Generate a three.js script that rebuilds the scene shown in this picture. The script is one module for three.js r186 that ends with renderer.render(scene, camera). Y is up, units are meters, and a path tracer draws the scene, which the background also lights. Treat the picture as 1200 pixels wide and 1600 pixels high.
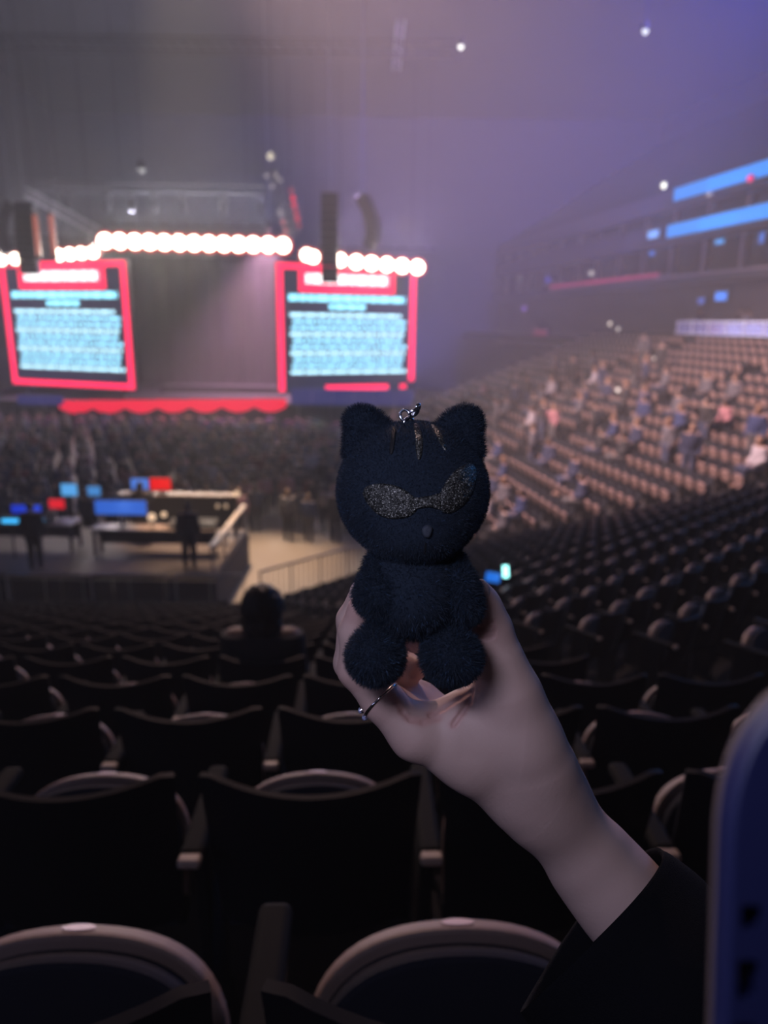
import * as THREE from 'three';
import { mergeGeometries, mergeVertices } from 'three/addons/utils/BufferGeometryUtils.js';
import { RoundedBoxGeometry } from 'three/addons/geometries/RoundedBoxGeometry.js';
import { RectAreaLightUniformsLib } from 'three/addons/lights/RectAreaLightUniformsLib.js';

// ───────── camera, exposure, haze, large lights ─────────
const EYE = 7.0, PITCH = THREE.MathUtils.degToRad(15), ROLL = THREE.MathUtils.degToRad(0.8), FPX = 1109;
const scene = new THREE.Scene();
const camera = new THREE.PerspectiveCamera(2 * THREE.MathUtils.radToDeg(Math.atan(800 / FPX)), 0.75, 0.02, 300);
camera.position.set(0, EYE, 0);
camera.rotation.order = 'YXZ';
camera.rotation.set(-PITCH, 0, ROLL);
camera.focus = 0.375;
camera.userData.fStop = 6.4;
camera.updateMatrixWorld(true);
const renderer = new THREE.WebGLRenderer({ antialias: true });
renderer.toneMapping = THREE.LinearToneMapping;
renderer.toneMappingExposure = 1.0;
renderer.shadowMap.enabled = true;
RectAreaLightUniformsLib.init();
scene.background = new THREE.Color(0x000000);
scene.fog = new THREE.FogExp2(new THREE.Color().setRGB(0.95, 0.95, 0.95), 0.0048);   // colourless theatrical haze filling the hall; its tints come from the lamps that light it

function spotLight(name, color, intensity, pos, target, angle, penumbra = 0.6, radius = 12) {
  const l = new THREE.SpotLight(new THREE.Color().setRGB(...color), intensity, 0, angle, penumbra, 2);
  l.name = name; l.position.set(...pos); l.target.position.set(...target); l.castShadow = true; l.shadow.radius = radius;
  l.shadow.mapSize.set(2048, 2048); l.shadow.camera.near = 0.3;
  scene.add(l, l.target); return l;
}
function areaLight(name, color, intensity, w, h, pos, target) {
  const l = new THREE.RectAreaLight(new THREE.Color().setRGB(...color), intensity, w, h);
  l.name = name; l.position.set(...pos); l.lookAt(...target); scene.add(l); return l;
}
// warm house floods up on the catwalk (their fittings are built with the roof): one falls on the side stand, one comes from the
// stage end over the seat rims, a narrow one falls on the floor beside the mixing riser
const floods = [
  { pos: [-7, 22.6, -17], to: [12, 3, -24], color: [1.0, 0.63, 0.61], I: 8800, angle: 0.50, label: 'warm flood lamp high over the floor facing the side stand' },
  { pos: [-4, 24.4, -27], to: [1.2, 4.2, -5], color: [1.0, 0.64, 0.56], I: 1050, angle: 0.36, label: 'warm flood lamp high over the floor facing the seats' },
  { pos: [-6, 23, -22], to: [-4.2, 0, -19.9], color: [1.0, 0.74, 0.52], I: 4200, angle: 0.17, label: 'narrow warm lamp high over the mixing riser' },
];
for (const f of floods) spotLight('flood_beam', f.color, f.I, f.pos, f.to, f.angle);
// the blue ribbon board that runs round the hall, where it passes behind and left of the camera (built with the side of the hall)
const rearBoard = { pos: [-11, EYE + 3.0, 4.5], w: 12, h: 1.2 };
areaLight('ribbon_light', [0.5, 0.58, 1.0], 1.6, rearBoard.w, rearBoard.h, [rearBoard.pos[0] + 0.1, rearBoard.pos[1], rearBoard.pos[2] - 0.1], [0, EYE - 0.3, -0.4]);
// an invented phone that lights the hand, unseen just left of the camera, out of the frame (built with the held things)
const addedPhone = { pos: [-0.12, EYE + 0.11, -0.04], to: [0.02, EYE - 0.17, -0.36] };
areaLight('added_phone_light', [0.72, 0.72, 1.0], 22, 0.15, 0.07, addedPhone.pos, addedPhone.to);

// ───────── helpers ─────────
const R = (d) => d * Math.PI / 180;
let seedv = 12345;
const rnd = () => { seedv = (seedv + 0x6d2b79f5) | 0; let t = Math.imul(seedv ^ (seedv >>> 15), 1 | seedv); t = (t + Math.imul(t ^ (t >>> 7), 61 | t)) ^ t; return ((t ^ (t >>> 14)) >>> 0) / 4294967296; };
const rr = (a, b) => a + (b - a) * rnd();
const pick = (a) => a[Math.floor(rnd() * a.length)];
const V = (x, y, z) => new THREE.Vector3(x, y, z);
// point of the place seen at photograph position (px, py), depth metres ahead of the lens
function at(px, py, depth) {
  return V((px - 600) / FPX * depth, (800 - py) / FPX * depth, -depth).applyMatrix4(camera.matrixWorld);
}
// same, but for a given world height or a given forward distance
function atHeight(px, py, y) { const o = camera.position, d = at(px, py, 1).sub(o); return o.clone().addScaledVector(d, (y - o.y) / d.y); }
function atFwd(px, py, f) { const o = camera.position, d = at(px, py, 1).sub(o); return o.clone().addScaledVector(d, f / -d.z); }

const taken = new Map();
function numbered(n) { const k = taken.get(n) || 0; taken.set(n, k + 1); return k ? n + '_' + String(k).padStart(3, '0') : n; }
function shade(o) { o.castShadow = true; o.receiveShadow = true; return o; }
function thing(name, label, category, pos = [0, 0, 0], turn = 0, group) {
  const o = new THREE.Group(); o.name = numbered(name); o.position.set(...pos); o.rotation.y = turn;
  o.userData = { label, category }; if (group) o.userData.group = group; scene.add(o); return o;
}
function tag(o, label, category, group, kind) { o.userData = { label, category }; if (group) o.userData.group = group; if (kind) o.userData.kind = kind; return o; }
function obj(name, geo, mat, parent) {
  const g = Array.isArray(geo) ? merge(geo) : geo;
  const m = shade(new THREE.Mesh(g, mat)); m.name = parent ? name : numbered(name); (parent || scene).add(m); return m;
}
function struct(name, geo, mat, parent) { const m = obj(name, geo, mat, parent); if (!parent) m.userData = { kind: 'structure' }; return m; }
function merge(list) {
  if (list.length === 1) return list[0];
  const idx = list.every((g) => g.index), col = list.every((g) => g.attributes.color);
  return mergeGeometries(list.map((g) => {
    const h = idx ? g.clone() : (g.index ? g.toNonIndexed() : g.clone());
    for (const k of Object.keys(h.attributes)) if (!['position', 'normal', 'uv', ...(col ? ['color'] : [])].includes(k)) h.deleteAttribute(k);
    if (!h.attributes.uv) h.setAttribute('uv', new THREE.BufferAttribute(new Float32Array(h.attributes.position.count * 2), 2));
    return h;
  }));
}
function dup(root, pos, turn, label) {
  const r = root.clone(); r.name = numbered(root.userData.base || root.name.replace(/_\d{3}$/, '')); r.userData = { ...root.userData };
  scene.add(r); r.position.set(...pos); r.rotation.y = turn; if (label) r.userData.label = label; return r;
}
const bx = (w, h, d, x = 0, y = 0, z = 0, ry = 0) => { const g = new THREE.BoxGeometry(w, h, d); if (ry) g.rotateY(ry); return g.translate(x, y, z); };
const rb = (w, h, d, r, x = 0, y = 0, z = 0, s = 2) => new RoundedBoxGeometry(w, h, d, s, Math.min(r, w / 2.01, h / 2.01, d / 2.01)).translate(x, y, z);
const cy = (r0, r1, h, x = 0, y = 0, z = 0, n = 16) => new THREE.CylinderGeometry(r0, r1, h, n).translate(x, y, z);
const sp = (r, x = 0, y = 0, z = 0, a = 14, b = 10) => new THREE.SphereGeometry(r, a, b).translate(x, y, z);
function bar(a, b, r, n = 8) {   // round bar between two points
  const d = b.clone().sub(a), g = new THREE.CylinderGeometry(r, r, d.length(), n);
  g.applyQuaternion(new THREE.Quaternion().setFromUnitVectors(V(0, 1, 0), d.clone().normalize()));
  const c = a.clone().add(b).multiplyScalar(0.5); return g.translate(c.x, c.y, c.z);
}
function beam(a, b, w, h) {       // square bar between two points
  const d = b.clone().sub(a), L = d.length(), g = new THREE.BoxGeometry(w, h, L), m = new THREE.Matrix4().lookAt(a, b, V(0, 1, 0));
  g.applyMatrix4(m); const c = a.clone().add(b).multiplyScalar(0.5); return g.translate(c.x, c.y, c.z);
}
const tube = (pts, r, seg = 24, n = 8, closed = false) => new THREE.TubeGeometry(new THREE.CatmullRomCurve3(pts, closed), seg, r, n, closed);
function mat(c, rough = 0.7, extra = {}) {
  const { metal = 0, ...e } = extra;
  return new THREE.MeshPhysicalMaterial({ color: Array.isArray(c) ? new THREE.Color().setRGB(...c) : new THREE.Color(c), roughness: rough, metalness: metal, ...e });
}
function glow(c, s = 1, base = 0x050505) { return new THREE.MeshStandardMaterial({ color: base, emissive: Array.isArray(c) ? new THREE.Color().setRGB(...c) : new THREE.Color(c), emissiveIntensity: s, roughness: 0.5 }); }
// smooth value noise textures: grain of a surface, tiling
function noiseTex(n, octaves, lo, hi, seed, srgb) {
  const hash = (x, y, s) => { let h = Math.imul(x, 374761393) ^ Math.imul(y, 668265263) ^ Math.imul(s + seed, 2147483647); h = Math.imul(h ^ (h >>> 13), 1274126177); return ((h ^ (h >>> 16)) >>> 0) / 4294967296; };
  const d = new Uint8Array(n * n * 4);
  for (let y = 0; y < n; y++) for (let x = 0; x < n; x++) {
    let v = 0, a = 0;
    for (const [f, w] of octaves) {
      const u = x / n * f, t = y / n * f, i = Math.floor(u), j = Math.floor(t), p = u - i, q = t - j, s = p * p * (3 - 2 * p), r = q * q * (3 - 2 * q);
      v += w * ((hash(i % f, j % f, f) * (1 - s) + hash((i + 1) % f, j % f, f) * s) * (1 - r) + (hash(i % f, (j + 1) % f, f) * (1 - s) + hash((i + 1) % f, (j + 1) % f, f) * s) * r); a += w;
    }
    v /= a; const k = (y * n + x) * 4;
    for (let c = 0; c < 3; c++) d[k + c] = 255 * (lo[c] + (hi[c] - lo[c]) * v); d[k + 3] = 255;
  }
  const t = new THREE.DataTexture(d, n, n); t.wrapS = t.wrapT = THREE.RepeatWrapping; t.magFilter = THREE.LinearFilter; if (srgb) t.colorSpace = THREE.SRGBColorSpace; t.needsUpdate = true; return t;
}
// surface of a signed distance field by surface nets: shared vertices, quads split in two
function fieldMesh(sdf, lo, hi, cell) {
  const nx = Math.ceil((hi[0] - lo[0]) / cell) + 1, ny = Math.ceil((hi[1] - lo[1]) / cell) + 1, nz = Math.ceil((hi[2] - lo[2]) / cell) + 1;
  const F = new Float32Array(nx * ny * nz); let q = 0;
  for (let k = 0; k < nz; k++) for (let j = 0; j < ny; j++) for (let i = 0; i < nx; i++) F[q++] = sdf(lo[0] + i * cell, lo[1] + j * cell, lo[2] + k * cell);
  const id = new Int32Array(nx * ny * nz).fill(-1), pos = [], ind = [], S = [1, nx, nx * ny];
  const corner = [0, 1, nx, nx + 1, nx * ny, nx * ny + 1, nx * ny + nx, nx * ny + nx + 1];
  const edges = [[0, 1], [0, 2], [0, 4], [1, 3], [1, 5], [2, 3], [2, 6], [3, 7], [4, 5], [4, 6], [5, 7], [6, 7]];
  for (let k = 0; k < nz - 1; k++) for (let j = 0; j < ny - 1; j++) for (let i = 0; i < nx - 1; i++) {
    const c = i + j * nx + k * nx * ny; let m = 0;
    for (let e = 0; e < 8; e++) if (F[c + corner[e]] < 0) m |= 1 << e;
    if (m === 0 || m === 255) continue;
    let x = 0, y = 0, z = 0, n = 0;
    for (const [a, b] of edges) {
      const fa = F[c + corner[a]], fb = F[c + corner[b]]; if ((fa < 0) === (fb < 0)) continue;
      const t = fa / (fa - fb);
      x += (a & 1) + t * ((b & 1) - (a & 1)); y += ((a >> 1) & 1) + t * (((b >> 1) & 1) - ((a >> 1) & 1)); z += ((a >> 2) & 1) + t * (((b >> 2) & 1) - ((a >> 2) & 1)); n++;
    }
    id[c] = pos.length / 3; pos.push(lo[0] + (i + x / n) * cell, lo[1] + (j + y / n) * cell, lo[2] + (k + z / n) * cell);
  }
  for (let k = 1; k < nz - 1; k++) for (let j = 1; j < ny - 1; j++) for (let i = 1; i < nx - 1; i++) {
    const c = i + j * nx + k * nx * ny, f0 = F[c] < 0;
    for (let a = 0; a < 3; a++) {
      if (f0 === (F[c + S[a]] < 0)) continue;
      const u = S[(a + 1) % 3], v = S[(a + 2) % 3], p = [id[c], id[c - u], id[c - u - v], id[c - v]];
      if (f0) ind.push(p[0], p[1], p[2], p[0], p[2], p[3]); else ind.push(p[0], p[2], p[1], p[0], p[3], p[2]);
    }
  }
  const g = new THREE.BufferGeometry(); g.setAttribute('position', new THREE.BufferAttribute(new Float32Array(pos), 3)); g.setIndex(ind);
  const nrm = new Float32Array(pos.length), h = cell * 0.6;
  for (let i = 0; i < pos.length; i += 3) {
    const [x, y, z] = [pos[i], pos[i + 1], pos[i + 2]];
    let a = sdf(x + h, y, z) - sdf(x - h, y, z), b = sdf(x, y + h, z) - sdf(x, y - h, z), c = sdf(x, y, z + h) - sdf(x, y, z - h); const l = Math.hypot(a, b, c) || 1;
    nrm[i] = a / l; nrm[i + 1] = b / l; nrm[i + 2] = c / l;
  }
  g.setAttribute('normal', new THREE.BufferAttribute(nrm, 3));
  g.setAttribute('uv', new THREE.BufferAttribute(new Float32Array(pos.length / 3 * 2).map((_, i) => i % 2 ? pos[(i >> 1) * 3 + 1] : pos[(i >> 1) * 3] + pos[(i >> 1) * 3 + 2]), 2));
  return g;
}
const smin = (a, b, k) => { const h = Math.max(k - Math.abs(a - b), 0) / k; return Math.min(a, b) - h * h * k * 0.25; };
const smax = (a, b, k) => -smin(-a, -b, k);
function capsule(x, y, z, A, B, ra, rb_) {   // tapered capsule, A and B as [x, y, z]
  const bx_ = B[0] - A[0], by = B[1] - A[1], bz = B[2] - A[2], px = x - A[0], py = y - A[1], pz = z - A[2];
  const t = Math.min(1, Math.max(0, (px * bx_ + py * by + pz * bz) / (bx_ * bx_ + by * by + bz * bz || 1e-9)));
  return Math.hypot(px - bx_ * t, py - by * t, pz - bz * t) - (ra + (rb_ - ra) * t);
}
function ellipsoid(x, y, z, c, r) {
  const a = (x - c[0]) / r[0], b = (y - c[1]) / r[1], d = (z - c[2]) / r[2], k0 = Math.hypot(a, b, d), k1 = Math.hypot(a / r[0], b / r[1], d / r[2]);
  return k1 < 1e-9 ? -Math.min(...r) : k0 * (k0 - 1) / k1;
}
// ───────── materials of the place ─────────
const grain = noiseTex(256, [[8, 1], [32, 0.8], [96, 0.5]], [0.78, 0.78, 0.78], [1, 1, 1], 3, false);
const M = {
  concrete: mat([0.022, 0.021, 0.023], 0.95, { map: grain, specularIntensity: 0.3 }), floor: mat([0.26, 0.20, 0.155], 0.6, { map: grain }),
  dark: mat([0.018, 0.018, 0.022], 0.8), wall: mat([0.05, 0.048, 0.06], 0.85, { map: grain }), black: mat([0.010, 0.010, 0.013], 0.55),
  steel: mat([0.25, 0.25, 0.27], 0.4, { metal: 0.9 }), alu: mat([0.55, 0.55, 0.57], 0.35, { metal: 0.9 }), rail: mat([0.30, 0.27, 0.25], 0.4),
};
// ───────── plan of the bowl: three straight blocks of rows that meet at angles ─────────
const ROW = 0.743, RISE = 0.28, BACK = 0.86, SEATW = 0.52;
const lvl = (k) => EYE - 0.636 - RISE * (k - 1) - BACK;            // tread height of row k, counted from the row in front of the camera
const secA = { o: [0, 0.558 - ROW], d: [Math.sin(R(88)), Math.cos(R(88))] };
const secB = { o: [0, 0], d: [Math.sin(R(46)), Math.cos(R(46))] };
const secC = { o: [0, 0], d: [Math.sin(R(-10)), Math.cos(R(-10))] };
for (const s of [secA, secB, secC]) s.n = [-s.d[1], s.d[0]];        // towards the floor
{ const [x, f] = [1.7, 6.8]; secB.o = [x - secB.n[0] * ROW * 8.4, f - secB.n[1] * ROW * 8.4]; }
{ const [x, f] = [5.5, 0]; secC.o = [x - secC.n[0] * ROW * 20, f - secC.n[1] * ROW * 20]; }
const onRow = (s, k, t) => [s.o[0] + s.n[0] * ROW * k + s.d[0] * t, s.o[1] + s.n[1] * ROW * k + s.d[1] * t];
function meet(a, b, k) {                                             // where row k of block a meets row k of block b: positions along each
  const [ax, af] = onRow(a, k, 0), [cx, cf] = onRow(b, k, 0), det = a.d[0] * -b.d[1] + b.d[0] * a.d[1];
  const ex = cx - ax, ef = cf - af, s = (ex * -b.d[1] + b.d[0] * ef) / det, t = (a.d[0] * ef - a.d[1] * ex) / det; return [s, t];
}
function treads(s, k0, k1, from, to, mk) {
  const list = [];
  for (let k = k0; k <= k1; k++) {
    const a = k - 0.2, b = k + 0.8, y = lvl(k), bot = y - 1.0;
    const P = [onRow(s, a, from(a)), onRow(s, a, to(a)), onRow(s, b, to(b)), onRow(s, b, from(b))];
    const sh = new THREE.Shape(P.map(([x, f]) => new THREE.Vector2(x, f)));
    const g = new THREE.ExtrudeGeometry(sh, { depth: y - bot, bevelEnabled: false });
    g.rotateX(-Math.PI / 2).translate(0, bot, 0); list.push(g);
  }
  return list;
}
struct('floor', bx(110, 0.4, 130, 0, -0.2, -30), M.floor);
struct('floor_stand_end', treads(secA, 0, 20, () => -24, (k) => meet(secA, secB, k)[0]), M.concrete);
struct('floor_stand_corner', treads(secB, 0, 20, (k) => meet(secA, secB, k)[1], (k) => meet(secB, secC, k)[0]), M.concrete);
struct('floor_stand_side', treads(secC, 0, 20, (k) => meet(secB, secC, k)[1], () => 44), M.concrete);
// low wall in front of the first row
for (const [s, a, b, nm] of [[secA, () => -24, (k) => meet(secA, secB, k)[0], 'wall_front_end'], [secB, (k) => meet(secA, secB, k)[1], (k) => meet(secB, secC, k)[0], 'wall_front_corner'], [secC, (k) => meet(secB, secC, k)[1], () => 44, 'wall_front_side']]) {
  const k = 21, p = onRow(s, k, a(k)), q = onRow(s, k, b(k));
  struct(nm, beam(V(p[0], 0.2, -p[1]), V(q[0], 0.2, -q[1]), 0.12, 0.5), M.dark);
}
// hall shell
const CEIL = 26;
struct('ceiling', bx(110, 0.5, 130, 0, CEIL + 0.25, -30), M.dark);
struct('wall_rear', bx(110, CEIL, 0.5, 0, CEIL / 2, 12), M.wall);
struct('wall_end', bx(110, CEIL, 0.5, 0, CEIL / 2, -76), M.wall);
function sideLine(off, f0, f1, y0, y1, th) {      // slab parallel to the side stand, off metres behind its first row
  const s = (f) => { const k = 20 - off / ROW, [x0, ff0] = onRow(secC, k, 0), t = (f - ff0) / secC.d[1]; return [x0 + secC.d[0] * t, f]; };
  const p = s(f0), q = s(f1), m = (y0 + y1) / 2; return beam(V(p[0], m, -p[1]), V(q[0], m, -q[1]), th, y1 - y0);
}
const onSide = (off, f, y) => { const k = 20 - off / ROW, [x0, ff0] = onRow(secC, k, 0), t = (f - ff0) / secC.d[1]; return V(x0 + secC.d[0] * t, y, -f); };
struct('wall_left', beam(V(-20, CEIL / 2, 12), V(-33, CEIL / 2, -76), 0.5, CEIL), M.wall);
struct('wall_right', sideLine(34, -12, 76, 0, CEIL, 0.5), M.wall);
// ───────── side of the hall: concourse, suites, ribbon boards, upper deck ─────────
const glassRail = mat([0.55, 0.62, 0.95], 0.12, { transmission: 0.75, thickness: 0 });
struct('floor_concourse', sideLine(16.7, -4, 74, 5.6, 6.15, 3.4), M.concrete);
struct('wall_concourse_parapet', sideLine(15.15, 12, 44, 5.2, 6.62, 0.14), M.concrete);
struct('wall_concourse_back', sideLine(18.6, -4, 74, 5.0, 9.2, 0.3), M.wall);
// glass rail on top of the parapet: a post every 1.2 m and a pane between two posts
{
  const f0 = 24, n = 10, step = 1.25;
  const t = thing('glass_railing', 'long glass balustrade with pale posts above the side stand', 'railing');
  for (let i = 0; i < n; i++) {
    const a = onSide(15.15, f0 + i * step, 0), b = onSide(15.15, f0 + (i + 1) * step, 0);
    obj('post', bar(V(a.x, 6.62, a.z), V(a.x, 7.18, a.z), 0.035), M.alu, t);
    const d = b.clone().sub(a).multiplyScalar(0.04 / step * 1.2); const p = a.clone().add(d), q = b.clone().sub(d);
    obj('pane', beam(V(p.x, 6.90, p.z), V(q.x, 6.90, q.z), 0.012, 0.46), glassRail, t);
    if (i === n - 1) obj('post', bar(V(b.x, 6.62, b.z), V(b.x, 7.18, b.z), 0.035), M.alu, t);
  }
  const a = onSide(15.15, f0 - 0.1, 7.2), b = onSide(15.15, f0 + n * step + 0.1, 7.2);
  obj('handrail', beam(a, b, 0.07, 0.05), M.alu, t);
  obj('shoe', beam(a.clone().setY(6.64), b.clone().setY(6.64), 0.1, 0.06), M.alu, t);
}
// fascia under the suites, the suites and the slab edges between the ribbon boards
const trimMat = mat([0.16, 0.13, 0.14], 0.5);
struct('trim_1', sideLine(18.2, -4, 74, 9.2, 9.75, 0.9), M.wall);
struct('trim_2', sideLine(17.72, -4, 44, 9.62, 9.74, 0.06), trimMat);
struct('wall_suites', sideLine(20.4, -4, 74, 9.75, 14.4, 0.3), M.dark);
struct('trim_3', sideLine(18.6, -4, 74, 11.5, 12.65, 1.0), M.wall);
struct('trim_4', sideLine(18.6, -4, 74, 13.45, 14.45, 1.0), M.wall);
{
  const cols = struct('wall_suite_piers', sideLine(20.2, -4, 74, 9.75, 9.8, 0.05), M.wall);
  for (let f = 22; f < 74; f += 3.2) {
    const c = onSide(18.9, f, 10.62), m = obj('pier', rb(0.35, 1.75, 0.35, 0.03, c.x, c.y, c.z), trimMat, cols);
    const e = onSide(18.9, f, 13.05); obj('pier', rb(0.3, 0.8, 0.3, 0.03, e.x, e.y, e.z), trimMat, cols);
  }
}
// upper deck: steps rising behind the top board
struct('floor_upper_deck', Array.from({ length: 16 }, (_, i) => sideLine(18.9 + i * 0.9, -4, 74, 13.9 + i * 0.55, 14.5 + i * 0.58, 0.95)), M.concrete);
function ribbonBoard(label, y, h, f0, f1, color, s, lit) {
  const g = thing('ribbon_board', label, 'led board');
  obj('housing', sideLine(18.03, f0 - 0.1, f1 + 0.1, y - 0.06, y + h + 0.06, 0.12), M.black, g);
  const n = Math.round((f1 - f0) / 3), w = (f1 - f0) / n;
  for (let i = 0; i < n; i++) obj('led_panel', sideLine(17.95, f0 + i * w + 0.012, f0 + (i + 1) * w - 0.012, y, y + h, 0.05), glow(color, s * (0.9 + 0.2 * ((i * 7) % 3) / 2)), g);
  if (lit) {
    const c = onSide(17.8, (f0 + f1) / 2, y + h / 2);
    areaLight('ribbon_board_light', color.map((v) => v / Math.max(...color)), lit, f1 - f0, h, [c.x, c.y, c.z], [c.x + secC.n[0] * 5, c.y - 0.5, c.z - secC.n[1] * 5]);
  }
}
ribbonBoard('lower of the two glowing cyan LED ribbon boards', 11.88, 0.66, 13, 43.6, [0.0, 0.25, 0.86], 1.35, 12);
ribbonBoard('upper of the two glowing cyan LED ribbon boards', 13.78, 0.66, 13, 43.3, [0.0, 0.24, 0.84], 1.3, 12);
ribbonBoard('long dim pink LED strip below the suites', 9.4, 0.6, 44, 60, [0.34, 0.02, 0.09], 1.0, 0);
// small lit screens and lamps along the suites and the concourse
const blueScreen = glow([0.05, 0.25, 0.95], 1.3);
function wallScreen(px, py, off, w, h, m, label, cat = 'screen', nm = 'wall_screen') {
  const o = camera.position, d = at(px, py, 1).sub(o);                 // where the line of sight meets that plane
  const p0 = onSide(off, 0, 0), nn = V(secC.n[0], 0, -secC.n[1]), t = p0.clone().sub(o).dot(nn) / d.dot(nn), p = o.clone().addScaledVector(d, t);
  const g = thing(nm, label, cat, [p.x, p.y, p.z], Math.atan2(secC.n[0], -secC.n[1]));
  obj('bezel', rb(w + 0.12, h + 0.12, 0.1, 0.02), M.black, g); obj('display', bx(w, h, 0.02, 0, 0, 0.055), m, g);
  return g;
}
wallScreen(783, 413, 20.1, 0.9, 0.55, glow([0.04, 0.12, 0.4], 1), 'dim blue wall screen in the suites, farthest towards the stage');
wallScreen(898, 405, 20.1, 0.75, 0.5, glow([0.05, 0.22, 0.75], 1), 'blue wall screen in the suites above the pink strip');
wallScreen(1020, 394, 20.1, 0.6, 0.42, glow([0.05, 0.2, 0.8], 1), 'small blue wall screen in the suites under the ribbon board end');
wallScreen(1126, 375, 20.1, 0.8, 0.4, glow([0.08, 0.4, 1.0], 1.1), 'bright blue wall screen in the suites below the lower ribbon board');
wallScreen(1192, 370, 20.1, 0.35, 0.6, glow([0.04, 0.18, 0.7], 1), 'narrow blue wall screen in the suites by the right edge');
wallScreen(1022, 366, 17.9, 1.15, 0.42, glow([0.18, 0.42, 1.0], 1.3), 'pale blue lit sign at the end of the ribbon boards', 'sign', 'lit_sign');
wallScreen(1128, 463, 18.35, 0.95, 0.42, blueScreen, 'bright blue concession screen on the concourse behind the balustrade');
wallScreen(1097, 470, 18.35, 0.6, 0.3, glow([0.05, 0.12, 0.5], 1), 'dim blue concession screen on the concourse behind the balustrade');
wallScreen(857, 437, 17.9, 0.9, 0.35, glow([0.04, 0.05, 0.5], 1), 'dim violet sign at the far end of the pink strip', 'sign', 'lit_sign');
wallScreen(820, 482, 18.3, 1.0, 0.35, glow([0.25, 0.12, 0.6], 1), 'violet and pink lit sign over the far doorway', 'sign', 'lit_sign');
wallScreen(845, 520, 16.5, 2.8, 0.45, glow([0.16, 0.02, 0.05], 1), 'dull red lit panel low on the far concourse', 'sign', 'lit_sign');
function sideLamp(px, py, off, r, c, s, label) {        // bracket lamp on the fascia, off metres behind the first row
  const o = camera.position, d = at(px, py, 1).sub(o), p0 = onSide(off, 0, 0), nn = V(secC.n[0], 0, -secC.n[1]), p = o.clone().addScaledVector(d, p0.clone().sub(o).dot(nn) / d.dot(nn));
  const g = thing('spot_lamp', label, 'lamp', [p.x, p.y, p.z], Math.atan2(secC.n[0], -secC.n[1]));
  obj('bracket', [bx(0.06, 0.06, 0.2, 0, 0, -0.1), cy(r * 1.35, r * 1.2, 0.12, 0, 0, 0, 14).rotateX(Math.PI / 2)], M.black, g); obj('lens', sp(r, 0, 0, 0.08), glow(c, s), g);
}
function lampDot(px, py, depth, r, c, s, label, nm = 'spot_lamp') {
  const p = at(px, py, depth), g = thing(nm, label, 'lamp', [p.x, p.y, p.z]);
  obj('housing', [cy(r * 1.3, r * 1.6, r * 2.4, 0, r * 2.2, 0, 14), cy(0.02, 0.02, CEIL - p.y - r * 3, 0, r * 3 + (CEIL - p.y - r * 3) / 2, 0, 6)], M.black, g);
  obj('lens', sp(r, 0, r * 0.6, 0), glow(c, s), g);
  return g;
}
sideLamp(1040, 290, 17.5, 0.17, [1, 1, 0.85], 2.2, 'white lamp beside the end of the upper ribbon board');
sideLamp(1175, 279, 17.6, 0.16, [1, 0.02, 0.12], 1.2, 'small red lamp between the two ribbon boards');
sideLamp(1111, 304, 17.6, 0.13, [0.6, 0.5, 0.5], 0.8, 'faint lamp just above the lower ribbon board');
lampDot(720, 76, 40, 0.15, [1, 1, 0.95], 2.2, 'lone white lamp high under the roof');
lampDot(1008, 52, 34, 0.14, [0.9, 0.95, 1], 1.4, 'white lamp under the roof towards the blue side');
sideLamp(926, 427, 18.6, 0.17, [0.8, 0.72, 0.7], 0.9, 'faint warm lamp just above the pink strip');
sideLamp(815, 436, 18.6, 0.15, [0.4, 0.42, 0.5], 0.7, 'faint grey lamp left of the pink strip');
sideLamp(955, 506, 18.2, 0.14, [1, 0.85, 0.75], 1.1, 'warm lamp at the top of the side stand aisle');
sideLamp(968, 514, 18.2, 0.13, [0.9, 0.8, 0.75], 0.9, 'second warm lamp at the top of the side stand aisle');

// roof girders, and an added blue lamp that turns the haze on the right blue
function hangTruss(t, pts, w) { pts.forEach((p) => obj('hoist_chain', bar(V(p.x, p.y + w, p.z), V(p.x, CEIL - 0.01, p.z), 0.02, 6), M.black, t)); }
for (const [x, z, tx, tz, I] of [[17, -22, 9, -52, 9500]]) {
  const t = thing('added_blue_flood', 'added blue lamp under the roof that tints the haze', 'stage light', [x, 23.2, z]);
  obj('head', cy(0.2, 0.26, 0.5, 0, 0, 0, 18), M.black, t); obj('hanger', cy(0.03, 0.03, CEIL - 23.4, 0, (CEIL - 23.4) / 2 + 0.2, 0, 8), M.steel, t); obj('lens', cy(0.2, 0.2, 0.03, 0, -0.26, 0, 18), glow([0.05, 0.06, 0.9], 0.5), t);
  spotLight('added_blue_beam', [0.12, 0.14, 1.0], I, [x, 22.8, z], [tx, 17, tz], 0.6, 0.9, 6);
}
for (const f of floods) {
  const p = V(...f.pos), d = V(...f.to).sub(p).normalize(), t = thing('flood_lamp', f.label, 'lamp', [p.x, p.y, p.z]), q = new THREE.Quaternion().setFromUnitVectors(V(0, -1, 0), d);
  const hd = obj('head', cy(0.22, 0.32, 0.5, 0, 0.45, 0, 20), M.black, t); hd.quaternion.copy(q); obj('lens', cy(0.29, 0.29, 0.03, 0, 0.18, 0, 20), glow(f.color, 0.8), hd); obj('hanger', bar(V(-d.x * 0.5, -d.y * 0.5, -d.z * 0.5), V(-d.x * 0.5, CEIL - p.y, -d.z * 0.5), 0.03, 8), M.steel, t);
}
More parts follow.
